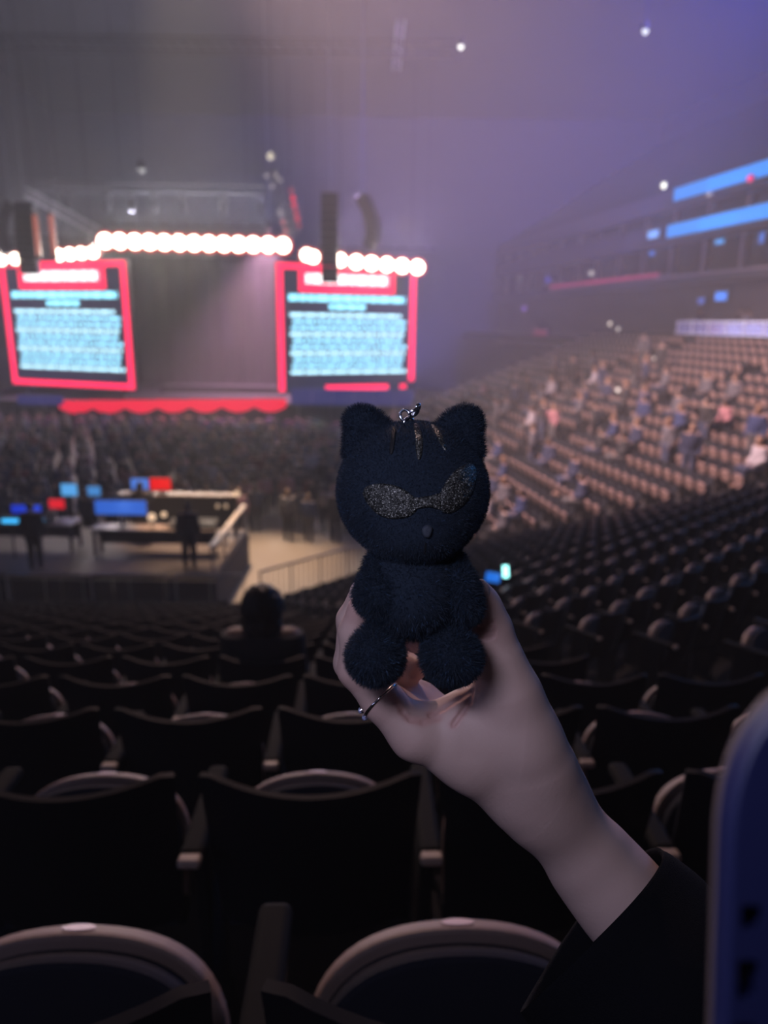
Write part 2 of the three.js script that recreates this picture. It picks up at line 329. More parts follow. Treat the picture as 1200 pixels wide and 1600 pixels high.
{
  const t = thing('ribbon_board', 'pale blue LED board behind and left of the camera', 'led board', rearBoard.pos); t.lookAt(0, EYE - 0.3, -0.4);
  obj('housing', bx(rearBoard.w + 0.2, rearBoard.h + 0.2, 0.15, 0, 0, -0.1), M.black, t); obj('hanger', [bar(V(-4, 0.5, -0.1), V(-4, 14, -0.1), 0.03), bar(V(4, 0.5, -0.1), V(4, 14, -0.1), 0.03)], M.steel, t);
  for (let i = 0; i < 6; i++) obj('led_panel', bx(rearBoard.w / 6 - 0.02, rearBoard.h, 0.04, (i - 2.5) * rearBoard.w / 6, 0, 0), glow([0.35, 0.42, 0.9], 1), t);
}
// ───────── stage ─────────
const redLed = [0.86, 0.004, 0.045];
function screenFace(right) {
  const W = 1024, H = 1000, c = document.createElement('canvas'); c.width = W; c.height = H; const g = c.getContext('2d');
  g.fillStyle = '#0d0f24'; g.fillRect(0, 0, W, H);
  g.strokeStyle = '#f31850'; g.lineWidth = 44;
  if (!right) g.strokeRect(22, 22, W - 44, H - 44);
  else { g.beginPath(); g.moveTo(22, H); g.lineTo(22, 22); g.lineTo(W - 22, 22); g.lineTo(W - 22, H * 0.93); g.stroke(); g.beginPath(); g.moveTo(W * 0.33, H - 24); g.lineTo(W * 0.80, H - 24); g.stroke(); g.fillStyle = '#f3124a'; g.fillRect(W * 0.89, H - 44, 50, 38); }
  g.fillStyle = '#f00a44'; g.fillRect(W * 0.15, 20, W * 0.69, H * 0.195);
  const words = (y, x0, x1, h, col, seed) => { g.fillStyle = col; let x = x0, k = seed; while (x < x1) { k = (k * 37 + 11) % 97; const w = Math.min(26 + k * 0.75, x1 - x); g.fillRect(x, y, w, h); x += w + 9; } };
  words(H * 0.075, W * 0.2, W * 0.79, H * 0.075, '#ffffff', 5);
  words(H * 0.235, W * 0.08, W * 0.92, H * 0.05, '#8fe6ff', 9);
  words(H * 0.305, W * 0.36, W * 0.62, H * 0.04, '#8fe6ff', 21);
  for (let i = 0; i < 10; i++) words(H * (0.378 + 0.0505 * i), W * (0.085 + 0.01 * ((i * 5) % 3)), W * (0.90 + 0.012 * ((i * 3) % 4)), H * 0.027, i % 3 ? '#97e2ff' : '#b8eeff', 31 + i * 7);
  const t = new THREE.CanvasTexture(c); t.colorSpace = THREE.SRGBColorSpace; t.magFilter = THREE.LinearFilter; return t;
}
function ledScreen(label, pl, pr, right, lit) {        // pl, pr: [px, depth] of the two upright edges
  const yb = 2.75, yt = 10.3, a = at(pl[0], 520, pl[1]), b = at(pr[0], 520, pr[1]); a.y = b.y = 0;
  const w = a.distanceTo(b), h = yt - yb, c = a.clone().add(b).multiplyScalar(0.5), dir = b.clone().sub(a).normalize();
  const g = thing('led_screen', label, 'screen', [c.x, yb, c.z], Math.atan2(-dir.z, dir.x));
  const face = new THREE.PlaneGeometry(w, h).translate(0, h / 2, 0.16);
  obj('display', face, new THREE.MeshStandardMaterial({ color: 0x08080c, roughness: 0.6, emissive: 0xffffff, emissiveMap: screenFace(right), emissiveIntensity: 2.4 }), g);
  obj('cabinet', rb(w + 0.1, h + 0.1, 0.3, 0.03, 0, h / 2, 0), M.black, g);
  for (const s of [-1, 1]) obj('leg', [bx(0.25, 0.66, 0.3, s * w * 0.4, -0.33, 0), bx(0.5, 0.04, 0.8, s * w * 0.4, -0.64, 0)], M.black, g);
  const n = V(-dir.z, 0, dir.x).negate(); if (n.z < 0) n.negate();
  areaLight('led_screen_light', lit, 4.5, w * 0.9, h * 0.9, [c.x + n.x * 0.3, (yb + yt) / 2, c.z + n.z * 0.3], [c.x + n.x * 10, (yb + yt) / 2, c.z + n.z * 10]);
}
ledScreen('tall LED screen framed in red left of the empty stage centre', [14, 46], [207, 43], false, [0.75, 0.55, 1.0]);
ledScreen('tall LED screen framed in red right of the empty stage centre', [433, 43], [647, 46], true, [0.6, 0.5, 1.0]);
// deck, drape behind, risers
const SF = 43.4;
{
  const t = thing('stage', 'dark raised concert stage under the two LED screens', 'stage');
  obj('deck', bx(31, 0.12, 12, -11.2, 2.03, -SF - 6), M.black, t);
  for (let i = 0; i < 16; i++) obj('front_panel', bx(1.9, 1.96, 0.05, -25.7 + i * 1.94, 0.98, -SF - 0.1), M.dark, t);
  obj('step', bx(9, 0.45, 2, -11, 2.31, -SF - 7), M.black, t);
}
{
  const t = thing('backdrop_curtain', 'dark drape hanging behind the empty stage centre', 'curtain', [-11, 2.1, -56]);
  const g = new THREE.PlaneGeometry(26, 9.4, 130, 1).translate(0, 4.7, 0), p = g.attributes.position;
  for (let i = 0; i < p.count; i++) p.setZ(i, 0.18 * Math.sin(p.getX(i) * 3.1) + 0.05 * Math.sin(p.getX(i) * 7.7));
  g.computeVertexNormals(); obj('drape', g, mat([0.03, 0.022, 0.035], 0.9), t); obj('pipe', bar(V(-13, 9.4, 0), V(13, 9.4, 0), 0.05), M.steel, t);
}
// red scalloped fringe along the stage lip; the red light on it is given as glow
{
  const t = thing('glowing_swag', 'red scalloped fringe along the stage front, the light on it made as glow', 'light');
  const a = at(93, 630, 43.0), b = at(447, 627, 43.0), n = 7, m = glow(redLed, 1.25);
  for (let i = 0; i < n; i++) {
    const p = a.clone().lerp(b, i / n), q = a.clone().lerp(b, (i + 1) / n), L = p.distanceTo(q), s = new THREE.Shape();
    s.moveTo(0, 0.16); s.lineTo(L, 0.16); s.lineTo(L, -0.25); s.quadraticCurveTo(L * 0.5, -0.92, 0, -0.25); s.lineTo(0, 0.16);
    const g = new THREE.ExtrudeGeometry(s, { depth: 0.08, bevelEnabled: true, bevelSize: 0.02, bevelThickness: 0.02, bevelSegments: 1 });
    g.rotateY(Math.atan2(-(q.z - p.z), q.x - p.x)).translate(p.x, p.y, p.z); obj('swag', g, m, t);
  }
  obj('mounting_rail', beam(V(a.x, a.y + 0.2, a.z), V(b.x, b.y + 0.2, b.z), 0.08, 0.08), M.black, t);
  const c = a.clone().add(b).multiplyScalar(0.5); areaLight('swag_glow_fill', [1, 0.01, 0.06], 0.7, 13, 0.6, [c.x, c.y - 0.2, c.z + 0.25], [c.x, c.y - 1, c.z + 8]);
}
// low blue LED fascia under each screen
for (const [x0, x1, y0, y1, lab] of [[455, 650, 609, 632, 'dim blue LED fascia under the right LED screen'], [28, 100, 618, 632, 'dim blue LED fascia under the left LED screen']]) {
  const a = at(x0, y1, 42.9), b = at(x1, y0, 42.9), n = Math.max(2, Math.round((b.x - a.x) / 1.3)), w = (b.x - a.x) / n, t = thing('led_fascia', lab, 'led board', [a.x, a.y, a.z]);
  for (let i = 0; i < n; i++) obj('led_panel', bx(w - 0.03, b.y - a.y, 0.06, w * (i + 0.5), (b.y - a.y) / 2, 0), glow([0.02, 0.022, 0.13], 1), t);
}
// rows of audience blinders: white lamps with red rims
function blinderBar(label, pts, depth, r, lit) {
  const t = thing('blinder_bar', label, 'stage light'), P = pts.map(([x, y]) => at(x, y, depth));
  P.forEach((p) => {
    const l = obj('lamp', sp(r, p.x, p.y, p.z + 0.2, 18, 12), glow([1, 0.86, 0.68], 9), t);
    obj('red_rim', new THREE.TorusGeometry(r * 1.18, r * 0.2, 8, 22).translate(p.x, p.y, p.z + 0.1), glow([0.9, 0.03, 0.03], 1.1), l);
    obj('housing', rb(r * 2.15, r * 2.15, 0.4, 0.08, p.x, p.y, p.z - 0.2), M.black, t);
  });
  const a = P[0], b = P[P.length - 1], c = a.clone().add(b).multiplyScalar(0.5);
  if (P.length > 1) obj('bar', beam(a.clone().add(V(0, r * 1.7, -0.2)), b.clone().add(V(0, r * 1.7, -0.2)), 0.1, 0.1), M.steel, t);
  for (const q of P.length > 1 ? [a.clone().lerp(b, 0.1), a.clone().lerp(b, 0.9)] : [a]) obj('hanger', bar(q.clone().add(V(0, r * 1.0, -0.2)), V(q.x, CEIL - 0.02, q.z - 0.2), 0.014, 6), M.black, t);
  areaLight('blinder_light', [1, 0.88, 0.78], lit, Math.max(a.distanceTo(b) + r * 2, r * 2), r * 2, [c.x, c.y, c.z + 0.75], [c.x + 1.5, c.y - 4, c.z + 12]);
}
const line = (x0, y0, x1, y1, n) => Array.from({ length: n }, (_, i) => [x0 + (x1 - x0) * i / Math.max(1, n - 1), y0 + (y1 - y0) * i / Math.max(1, n - 1)]);
blinderBar('long row of white blinder lamps over the stage centre', line(166, 377, 443, 384, 13), 44, 0.44, 80);
blinderBar('four white blinder lamps above the left LED screen', line(94, 399, 147, 395, 4), 41.4, 0.32, 60);
blinderBar('two white blinder lamps at the left edge of the photo', line(4, 406, 27, 405, 2), 43.4, 0.33, 60);
blinderBar('pair of white blinder lamps right of the long row', line(480, 399, 490, 402, 2), 41.2, 0.35, 60);
blinderBar('single white blinder lamp next to the hanging speakers', [[532, 407]], 40.9, 0.365, 60);
blinderBar('five white blinder lamps above the right LED screen', line(557, 410, 652, 418, 5), 42.6, 0.40, 60);
// trusses
function truss(label, a, b, w, m, nm = 'lighting_truss') {
  const t = thing(nm, label, 'truss'), d = b.clone().sub(a), L = d.length(), u = d.clone().normalize(), s = V(0, 1, 0).cross(u);
  if (s.length() < 0.1) s.set(1, 0, 0); s.normalize(); const v = u.clone().cross(s), n = Math.max(2, Math.round(L / w));
  const P = (i, e, f) => a.clone().addScaledVector(u, L * i / n).addScaledVector(s, e * w / 2).addScaledVector(v, f * w / 2), br = [];
  for (const [e, f] of [[1, 1], [1, -1], [-1, 1], [-1, -1]]) obj('chord', bar(P(0, e, f), P(n, e, f), 0.045), m, t);
  for (let i = 0; i < n; i++) for (const [e, f, g, h] of [[1, 1, 1, -1], [-1, 1, -1, -1], [1, 1, -1, 1], [1, -1, -1, -1]]) br.push(bar(P(i, e, f), P(i + 1, g, h), 0.025, 5));
  obj('bracing', br, m, t); hangTruss(t, [a.clone().lerp(b, 0.08), a.clone().lerp(b, 0.92)], w / 2); return t;
}
truss('dark overhead truss carrying hanging spotlights above the stage', at(36, 290, 47), at(416, 297, 47), 0.5, M.black);
truss('slanting truss rising left from the long row of blinders', at(152, 362, 45.2), at(44, 302, 45.2), 0.55, M.alu);
const steep = truss('steep truss rising from the right end of the blinder row', at(457, 366, 42.5), at(424, 262, 42.5), 0.5, M.steel);
truss('wide faint roof girder above the stage', V(-32, 22.4, -47), V(4, 22.4, -47), 0.7, M.black, 'roof_girder');
truss('long hanging truss high under the roof', at(619, 106, 50), at(632, -30, 44), 0.5, M.alu);
// hanging moving heads on the overhead truss
function movingHead(px, py, depth, label) {
  const p = at(px, py, depth), t = thing('moving_head', label, 'stage light', [p.x, p.y, p.z], rr(-0.5, 0.5), 'moving head spotlights on the overhead truss');
  obj('clamp', [bx(0.12, 0.25, 0.12, 0, 0.55, 0), bx(0.5, 0.16, 0.36, 0, 0.38, 0)], M.black, t);
  for (const s of [-1, 1]) obj('yoke_arm', rb(0.07, 0.55, 0.16, 0.02, s * 0.24, 0.08, 0), M.black, t);
  const h = obj('head', cy(0.17, 0.20, 0.75, 0, 0, 0, 18), M.black, t); h.position.y = -0.22; h.rotation.x = rr(-0.25, 0.25);
  obj('lens', cy(0.15, 0.15, 0.03, 0, -0.385, 0, 18), M.steel, h);
}
['leftmost', 'second', 'third', 'fourth', 'fifth', 'sixth', 'seventh'].forEach((w, i) => movingHead([105, 166, 205, 241, 286, 348, 407][i], [314.2, 315, 315.2, 315.9, 318.2, 319.8, 321][i], 47, w + ' dark spotlight from the left on the overhead truss'));
lampDot(222, 269, 46, 0.2, [0.55, 0.55, 0.55], 0.8, 'pale lamp above the overhead truss');
{ const p = at(423, 244, 42.5); obj('marker_lamp', sp(0.22, p.x, p.y, p.z), glow([0.9, 0.8, 0.6], 0.9), steep); }
[[416, 274], [431, 273], [425, 291], [437, 281], [437, 332], [442, 347], [446, 360]].forEach(([x, y], i) => { const p = at(x, y, 42.1); obj('marker_lamp', sp(0.14, p.x, p.y, p.z), glow(i > 4 ? [0.6, 0.15, 0.16] : [0.35, 0.31, 0.32], 0.8), steep); });
{ const t = thing('red_lamp_string', 'string of red lamps running down beside the steep truss', 'lights'); const P = [[455, 298], [458, 310], [460, 321], [463, 332], [465, 342], [467, 353]].map(([x, y]) => at(x, y, 43)); obj('cable', tube([P[0].clone().add(V(-0.1, 1.2, 0)), ...P], 0.03), M.black, t); P.forEach((p, i) => obj('lamp', sp(0.17, p.x, p.y, p.z + 0.1), glow([0.8, 0.01, 0.05], [0.3, 1.1, 0.9, 0.5, 0.7, 0.3][i]), t)); }
// line arrays
function lineArray(label, px, py0, py1, depth, w, turn, bend) {
  const top = at(px, py0, depth), bot = at(px, py1, depth), H = top.y - bot.y, n = 11, h = H / n, t = thing('line_array', label, 'speaker', [top.x, bot.y, top.z], turn);
  let y = H, z = 0, a = -bend * 0.55;
  for (let i = 0; i < n; i++) {
    const g = rb(w, h * 0.94, w * 0.62, 0.03); const c = obj('cabinet', g, M.black, t); c.position.set(0, y - h / 2 * Math.cos(a), z - h / 2 * Math.sin(a)); c.rotation.x = a;
    obj('grille', rb(w * 0.86, h * 0.8, 0.03, 0.01, 0, 0, w * 0.31), M.dark, c);
    y -= h * Math.cos(a); z -= h * Math.sin(a); a += bend / n * (0.5 + i / n * 1.3);
  }
  obj('rigging', [bar(V(0, H, 0), V(0, CEIL - bot.y - 0.02, 0), 0.03), bx(w * 0.8, 0.1, w * 0.6, 0, H + 0.05, 0)], M.steel, t);
}
lineArray('straight hanging speaker column before the right LED screen', 515, 303, 441, 39, 0.95, 0.05, 0.35);
lineArray('curved hanging speaker column behind the straight one', 566, 308, 392, 41, 1.0, 1.2, 1.1);
lineArray('hanging speaker column overlapping the left LED screen', 39, 318, 428, 40, 1.0, 0.15, 0.5);
lineArray('curved hanging speaker column at the left edge', 16, 318, 402, 42, 0.95, -1.0, 1.0);
for (const [x, lab] of [[57, 'glowing tube standing in for the lit edge of the left hanging speakers'], [82, 'second glowing tube standing in for a lit speaker edge']]) {
  const a = at(x - 3, 335, 38.7), b = at(x + 4, 402, 38.7), t = thing('lit_edge_tube', lab, 'stage light');
  obj('tube', bar(a, b, 0.14, 12), glow([0.42, 0.09, 0.06], 0.9), t); obj('end_cap', [sp(0.16, a.x, a.y, a.z), sp(0.16, b.x, b.y, b.z)], M.black, t);  // glow imitates blinder light on the edges of the speaker column
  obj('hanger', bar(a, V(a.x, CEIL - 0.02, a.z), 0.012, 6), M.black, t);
}
// battens of uplights on the overhead rig that glow into the haze, and one blue wash past the right screen
function uplight(label, px, py, depth, len, color, I, lean) {
  const p = at(px, py, depth), t = thing('uplight_batten', label, 'stage light', [p.x, p.y, p.z]), n = Math.round(len / 1.2);
  obj('tray', rb(len, 0.12, 0.4, 0.03, 0, 0, 0), M.black, t);
  for (let i = 0; i < n; i++) obj('lens', cy(0.15, 0.15, 0.03, -len / 2 + (i + 0.5) * len / n, 0.075, 0, 16), glow(color, 0.7), t);
  for (const s of [-1, 1]) obj('hanger', bar(V(s * len * 0.42, 0, 0), V(s * len * 0.42, CEIL - p.y, 0), 0.012, 6), M.black, t);
  areaLight('uplight_batten_light', color, I, len, 0.4, [p.x, p.y + 0.14, p.z], [p.x + lean, p.y + 10, p.z + 4]);
}
uplight('long white uplight batten behind the blinder row', 300, 352, 48.5, 11, [0.80, 0.80, 1.0], 130, 0);
uplight('white uplight batten behind the left LED screen', 60, 372, 48.5, 8, [0.84, 0.78, 0.98], 90, -1);
uplight('violet uplight batten behind the right LED screen', 590, 388, 48.5, 8, [0.74, 0.52, 1.0], 185, 2);
function floorWash(label, pos, target, color, I, angle) {
  const t = thing('wash_light', label, 'stage light', pos);
  obj('base', rb(0.5, 0.16, 0.4, 0.03, 0, 0.08, 0), M.black, t);
  for (const s of [-1, 1]) obj('yoke_arm', rb(0.06, 0.5, 0.14, 0.02, s * 0.22, 0.38, 0), M.black, t);
  obj('head', cy(0.2, 0.16, 0.4, 0, 0.5, 0, 18), M.black, t); obj('lens', cy(0.17, 0.17, 0.03, 0, 0.71, 0, 18), glow(color, 0.6), t);
  spotLight('wash_light_beam', color, I, [pos[0], pos[1] + 0.8, pos[2]], target, angle, 0.9, 6);
}
floorWash('blue wash light behind the right LED screen', [0.6, 2.1, -50], [6, 16, -44], [0.30, 0.26, 1.0], 900, 0.9);
// pink beam lamp above the stage centre
{
  const p = at(420, 352, 46), t = thing('beam_lamp', 'pink beam lamp above the right of the stage centre', 'stage light', [p.x, p.y, p.z]);
  obj('head', cy(0.18, 0.22, 0.5, 0, 0, 0, 16), M.black, t); obj('hanger', bar(V(0, 0.2, 0), V(0, CEIL - p.y, 0), 0.025, 6), M.steel, t); obj('lens', cy(0.18, 0.18, 0.03, 0, -0.26, 0, 16), glow([1, 0.5, 0.6], 0.8), t);
  spotLight('beam_lamp_light', [1, 0.48, 0.75], 3800, [p.x, p.y - 0.4, p.z], [p.x - 1.5, 2, p.z + 1], 0.75, 1, 6);
}
// ───────── mixing position on the arena floor ─────────
const ply = mat([0.14, 0.10, 0.08], 0.65, { map: grain });
const FX0 = -11.4, FX1 = -4.0, FN = 15.95, FF = 20.0, DK = 1.05;
{
  const t = thing('mixing_riser', 'wooden riser with dark skirt under the mixing desks', 'platform');
  const n = 6, w = (FX1 - FX0) / n;
  for (let i = 0; i < n; i++) for (let j = 0; j < 3; j++) obj('deck_panel', bx(w - 0.02, 0.08, (FF - FN) / 3 - 0.02, FX0 + w * (i + 0.5), DK - 0.04, -FN - (FF - FN) * (j + 0.5) / 3), ply, t);
  for (let i = 0; i < n; i++) obj('skirt_panel', bx(w - 0.03, DK - 0.1, 0.04, FX0 + w * (i + 0.5), (DK - 0.1) / 2, -FN), M.dark, t);
  obj('side_skirt', bx(0.04, DK - 0.1, FF - FN, FX1, (DK - 0.1) / 2, -(FN + FF) / 2), M.dark, t);
}
{
  const t = thing('guard_rail', 'slanting rail along the right side of the mixing riser', 'railing');
  for (let i = 0; i < 4; i++) obj('post', bar(V(FX1 - 0.08, DK, -FN - 0.1 - i * 1.28), V(FX1 - 0.08, 1.75, -FN - 0.1 - i * 1.28), 0.03), M.rail, t);
  obj('top_board', bx(0.14, 0.06, FF - FN - 0.1, FX1 - 0.08, 1.78, -(FN + FF) / 2), mat([0.45, 0.36, 0.30], 0.5), t);
}
const deskTop = mat([0.22, 0.165, 0.135], 0.45);
function desk(label, x0, x1, f, d, y) {
  const t = thing('mixing_desk', label, 'desk', [(x0 + x1) / 2, DK, -f]), w = x1 - x0, h = y - DK;
  obj('top', rb(w, 0.05, d, 0.015, 0, h - 0.025, 0), deskTop, t);
  for (const [a, b] of [[-1, -1], [-1, 1], [1, -1], [1, 1]]) obj('leg', bx(0.06, h - 0.05, 0.06, a * (w / 2 - 0.08), (h - 0.05) / 2, b * (d / 2 - 0.06)), M.black, t);
  obj('modesty_panel', bx(w - 0.2, h * 0.6, 0.03, 0, h * 0.62, -d / 2 + 0.08), M.dark, t);
  return t;
}
desk('long lit desk in the middle of the mixing riser', -7.5, -4.35, 17.6, 0.55, 1.80);
desk('narrow bright counter at the back of the mixing riser', -7.5, -4.15, 19.55, 0.4, 2.22);
desk('dim desk at the left of the mixing riser', -11.2, -8.1, 18.0, 0.7, 1.8);
function consoleBox(label, x, f, y, w) {
  const t = thing('mixing_console', label, 'console', [x, y, -f]);
  const s = new THREE.Shape(); s.moveTo(-0.2, 0); s.lineTo(0.2, 0); s.lineTo(0.2, 0.08); s.lineTo(-0.2, 0.2); s.lineTo(-0.2, 0);
  obj('body', new THREE.ExtrudeGeometry(s, { depth: w, bevelEnabled: false }).translate(0, 0, -w / 2).rotateY(-Math.PI / 2), M.black, t);
  for (let i = 0; i < 14; i++) obj('fader', bx(0.02, 0.03, 0.04, -w / 2 + (i + 0.5) * w / 14, 0.155, 0.06 - 0.03 * (i % 3)), M.alu, t);
}
consoleBox('mixing console on the long lit desk', -4.92, 17.62, 1.80, 1.2);
consoleBox('mixing console on the dim left desk', -9.4, 17.86, 1.80, 1.4);
function monitor(px0, px1, py0, py1, depth, m, label, lit, foot) {
  const a = at(px0, py1, depth), b = at(px1, py0, depth), w = b.x - a.x, h = b.y - a.y, t = thing('monitor', label, 'monitor', [a.x + w / 2, a.y, a.z]);
  obj('bezel', rb(w + 0.05, h + 0.05, 0.05, 0.012, 0, h / 2, -0.01), M.black, t); obj('display', bx(w, h, 0.012, 0, h / 2, 0.02), m, t);
  const drop = a.y - foot; if (drop > 0.03) { obj('stand', bx(0.06, drop, 0.04, 0, -drop / 2, -0.03), M.black, t); obj('foot', bx(0.28, 0.02, 0.2, 0, -drop + 0.01, -0.02), M.black, t); }
  if (lit) { const l = new THREE.PointLight(new THREE.Color().setRGB(...lit), 0.6, 0, 2); l.position.set(a.x + w / 2, a.y + h / 2, a.z + 0.35); l.castShadow = true; l.shadow.radius = 8; scene.add(l); }
}
monitor(236, 268, 746, 765, 20.05, glow([0.9, 0.003, 0.006], 1), 'bright red monitor on the back counter', null, 2.22);
monitor(206, 233, 747, 764, 20.05, glow([0.08, 0.22, 0.75], 1), 'blue monitor just left of the red monitor', null, 2.22);
monitor(150, 230, 781, 803, 18.2, glow([0.03, 0.13, 0.62], 1), 'wide blue monitor above the long lit desk', [0.2, 0.4, 1], 1.80);
monitor(97, 122, 755, 774, 19.9, glow([0.10, 0.40, 0.85], 1), 'bright cyan monitor at the back of the mixing riser', null, DK);
monitor(138, 158, 759, 774, 19.9, glow([0.06, 0.25, 0.62], 1), 'small cyan monitor between the other cyan one and blue monitors', null, DK);
monitor(78, 102, 779, 794, 18.6, glow([0.75, 0.01, 0.02], 1), 'small red monitor at the left of the mixing riser', null, 1.80);
monitor(20, 66, 788, 806, 18.85, glow([0.004, 0.03, 0.55], 1), 'deep blue monitor at the far left of the mixing riser', [0.1, 0.3, 1], 1.80);
{ const a = at(4, 814, 17.9), b = at(68, 814, 17.9), t = thing('light_bar', 'bright cyan light bar at the left edge of the mixing riser', 'light'); obj('tube', bar(a, b, 0.055, 12), glow([0.05, 0.5, 1], 1.4), t); for (const s of [0.2, 0.8]) obj('stand', bar(a.clone().lerp(b, s), a.clone().lerp(b, s).setY(DK), 0.02), M.black, t); }
// small warm lamps of the desks
[[198, 772, 20.05, 0.055, 2.22, 'warm desk lamp at the left end of the back counter'], [370, 772, 20.05, 0.085, 2.22, 'bright warm lamp at the right end of the back counter'], [237, 808, 18.2, 0.10, 1.8, 'large warm desk lamp right of the wide blue monitor'], [256, 804, 18.2, 0.07, 1.8, 'small warm desk lamp right of the large one'], [340, 791, 19.2, 0.06, DK, 'dim warm lamp under the back counter'], [353, 791, 19.2, 0.06, DK, 'second dim warm lamp under the back counter']].forEach(([x, y, d, r, ft, lab], i) => {
  const p = at(x, y, d), t = thing('desk_lamp', lab, 'lamp', [p.x, p.y, p.z]);
  obj('bulb', sp(r, 0, 0, 0), glow([1, 0.66, 0.42], i < 4 ? 1.0 : 0.4), t); obj('stem', [bar(V(0, 0, 0), V(0, ft - p.y, 0), 0.012), cy(0.06, 0.07, 0.02, 0, ft - p.y + 0.01, 0)], M.black, t);
  if (i < 4) { const l = new THREE.PointLight(new THREE.Color().setRGB(1, 0.66, 0.42), 1.6, 0, 2); l.position.copy(p); l.castShadow = true; l.shadow.radius = 3; scene.add(l); }
});
// guard rail with upright bars along the foot of the stand
function barrier(s, t0, t1, k, y0, h, label, barsEvery) {
  const t = thing('barrier', label, 'railing'), P = (u, y) => { const [x, f] = onRow(s, k, u); return V(x, y, -f); };
  obj('top_rail', bar(P(t0, y0 + h), P(t1, y0 + h), 0.028, 10), M.rail, t); obj('bottom_rail', bar(P(t0, y0 + 0.12), P(t1, y0 + 0.12), 0.02, 8), M.rail, t);
  const n = Math.round((t1 - t0) / barsEvery); for (let i = 0; i <= n; i++) obj(i % 6 ? 'upright_bar' : 'post', bar(P(t0 + (t1 - t0) * i / n, y0 + (i % 6 ? 0.12 : 0)), P(t0 + (t1 - t0) * i / n, y0 + h), i % 6 ? 0.012 : 0.024, 7), M.rail, t);
}
barrier(secB, meet(secA, secB, 21)[1] + 0.15, meet(secA, secB, 21)[1] + 4.6, 21, 0.45, 0.95, 'barred steel barrier standing before the bright patch of floor', 0.15);
{ const e = meet(secA, secB, 21)[0]; for (const [a, b, w] of [[-1.8, -0.25, 'nearest the barred barrier'], [-3.7, -2.0, 'second from the barred barrier'], [-5.6, -3.9, 'third from the barred barrier'], [-7.4, -5.8, 'farthest left before the mixing riser']]) barrier(secA, e + a, e + b, 21, 0.45, 0.9, 'low front rail at the foot of the stand, ' + w, 0.85); }
// ───────── seats ─────────
function panel(fn, th, nu, nv) {     // closed curved panel; fn(u, v) gives the middle surface, u in -1..1, v in 0..1
  const pos = [], ind = [], W = nu + 1, H = nv + 1, N = [], P = [];
  for (let j = 0; j < H; j++) for (let i = 0; i < W; i++) P.push(V(...fn(i / nu * 2 - 1, j / nv)));
  for (let j = 0; j < H; j++) for (let i = 0; i < W; i++) {
    const a = P[j * W + Math.min(i + 1, nu)].clone().sub(P[j * W + Math.max(i - 1, 0)]), b = P[Math.min(j + 1, nv) * W + i].clone().sub(P[Math.max(j - 1, 0) * W + i]); N.push(a.cross(b).normalize());
  }
  for (const s of [1, -1]) P.forEach((p, i) => { const q = p.clone().addScaledVector(N[i], s * th / 2); pos.push(q.x, q.y, q.z); });
  const o = W * H;
  for (let j = 0; j < nv; j++) for (let i = 0; i < nu; i++) { const a = j * W + i, b = a + 1, c = a + W, d = c + 1; ind.push(a, b, d, a, d, c, o + a, o + d, o + b, o + a, o + c, o + d); }
  const rim = []; for (let i = 0; i < nu; i++) rim.push(i); for (let j = 0; j < nv; j++) rim.push(j * W + nu); for (let i = nu; i > 0; i--) rim.push(nv * W + i); for (let j = nv; j > 0; j--) rim.push(j * W);
  rim.forEach((a, i) => { const b = rim[(i + 1) % rim.length]; ind.push(a, o + b, b, a, o + a, o + b); });
  let g = new THREE.BufferGeometry(); g.setAttribute('position', new THREE.Float32BufferAttribute(pos, 3)); g.setIndex(ind);
  g = g.toNonIndexed(); g.computeVertexNormals();
  // smooth within each face, hard at the rim
  const p = g.attributes.position, n = g.attributes.normal, acc = new Map(), key = (i) => `${p.getX(i).toFixed(4)},${p.getY(i).toFixed(4)},${p.getZ(i).toFixed(4)}`;
  for (let i = 0; i < p.count; i++) { const k = key(i); if (!acc.has(k)) acc.set(k, []); acc.get(k).push(V(n.getX(i), n.getY(i), n.getZ(i))); }
  const out = []; for (let i = 0; i < p.count; i++) { const me = V(n.getX(i), n.getY(i), n.getZ(i)), s = V(0, 0, 0); for (const v of acc.get(key(i))) if (v.dot(me) > 0.6) s.add(v); s.normalize(); out.push(s.x, s.y, s.z); }
  g.setAttribute('normal', new THREE.Float32BufferAttribute(out, 3)); g.setAttribute('uv', new THREE.Float32BufferAttribute(new Float32Array(p.count * 2), 2)); return g;
}
const topDip = (u) => 0.862 - 0.030 * (1 - u * u) - 0.012 * Math.pow(Math.max(0, (Math.abs(u) - 0.9) / 0.1), 2.2);
const backFn = (u, v) => { const t = topDip(u), y = 0.42 + (t - 0.42) * v; return [u * (0.212 + 0.021 * v), y, 0.055 * (1 - u * u) - 0.012 - 0.07 * (1 - v)]; };
function padShape(w, h, k = 0.5) { const s = new THREE.Shape(); s.moveTo(-w, 0); s.lineTo(w, 0); s.lineTo(w, h * k); s.bezierCurveTo(w, h * 0.86, w * 0.62, h, 0, h); s.bezierCurveTo(-w * 0.62, h, -w, h * 0.86, -w, h * k); s.lineTo(-w, 0); return s; }
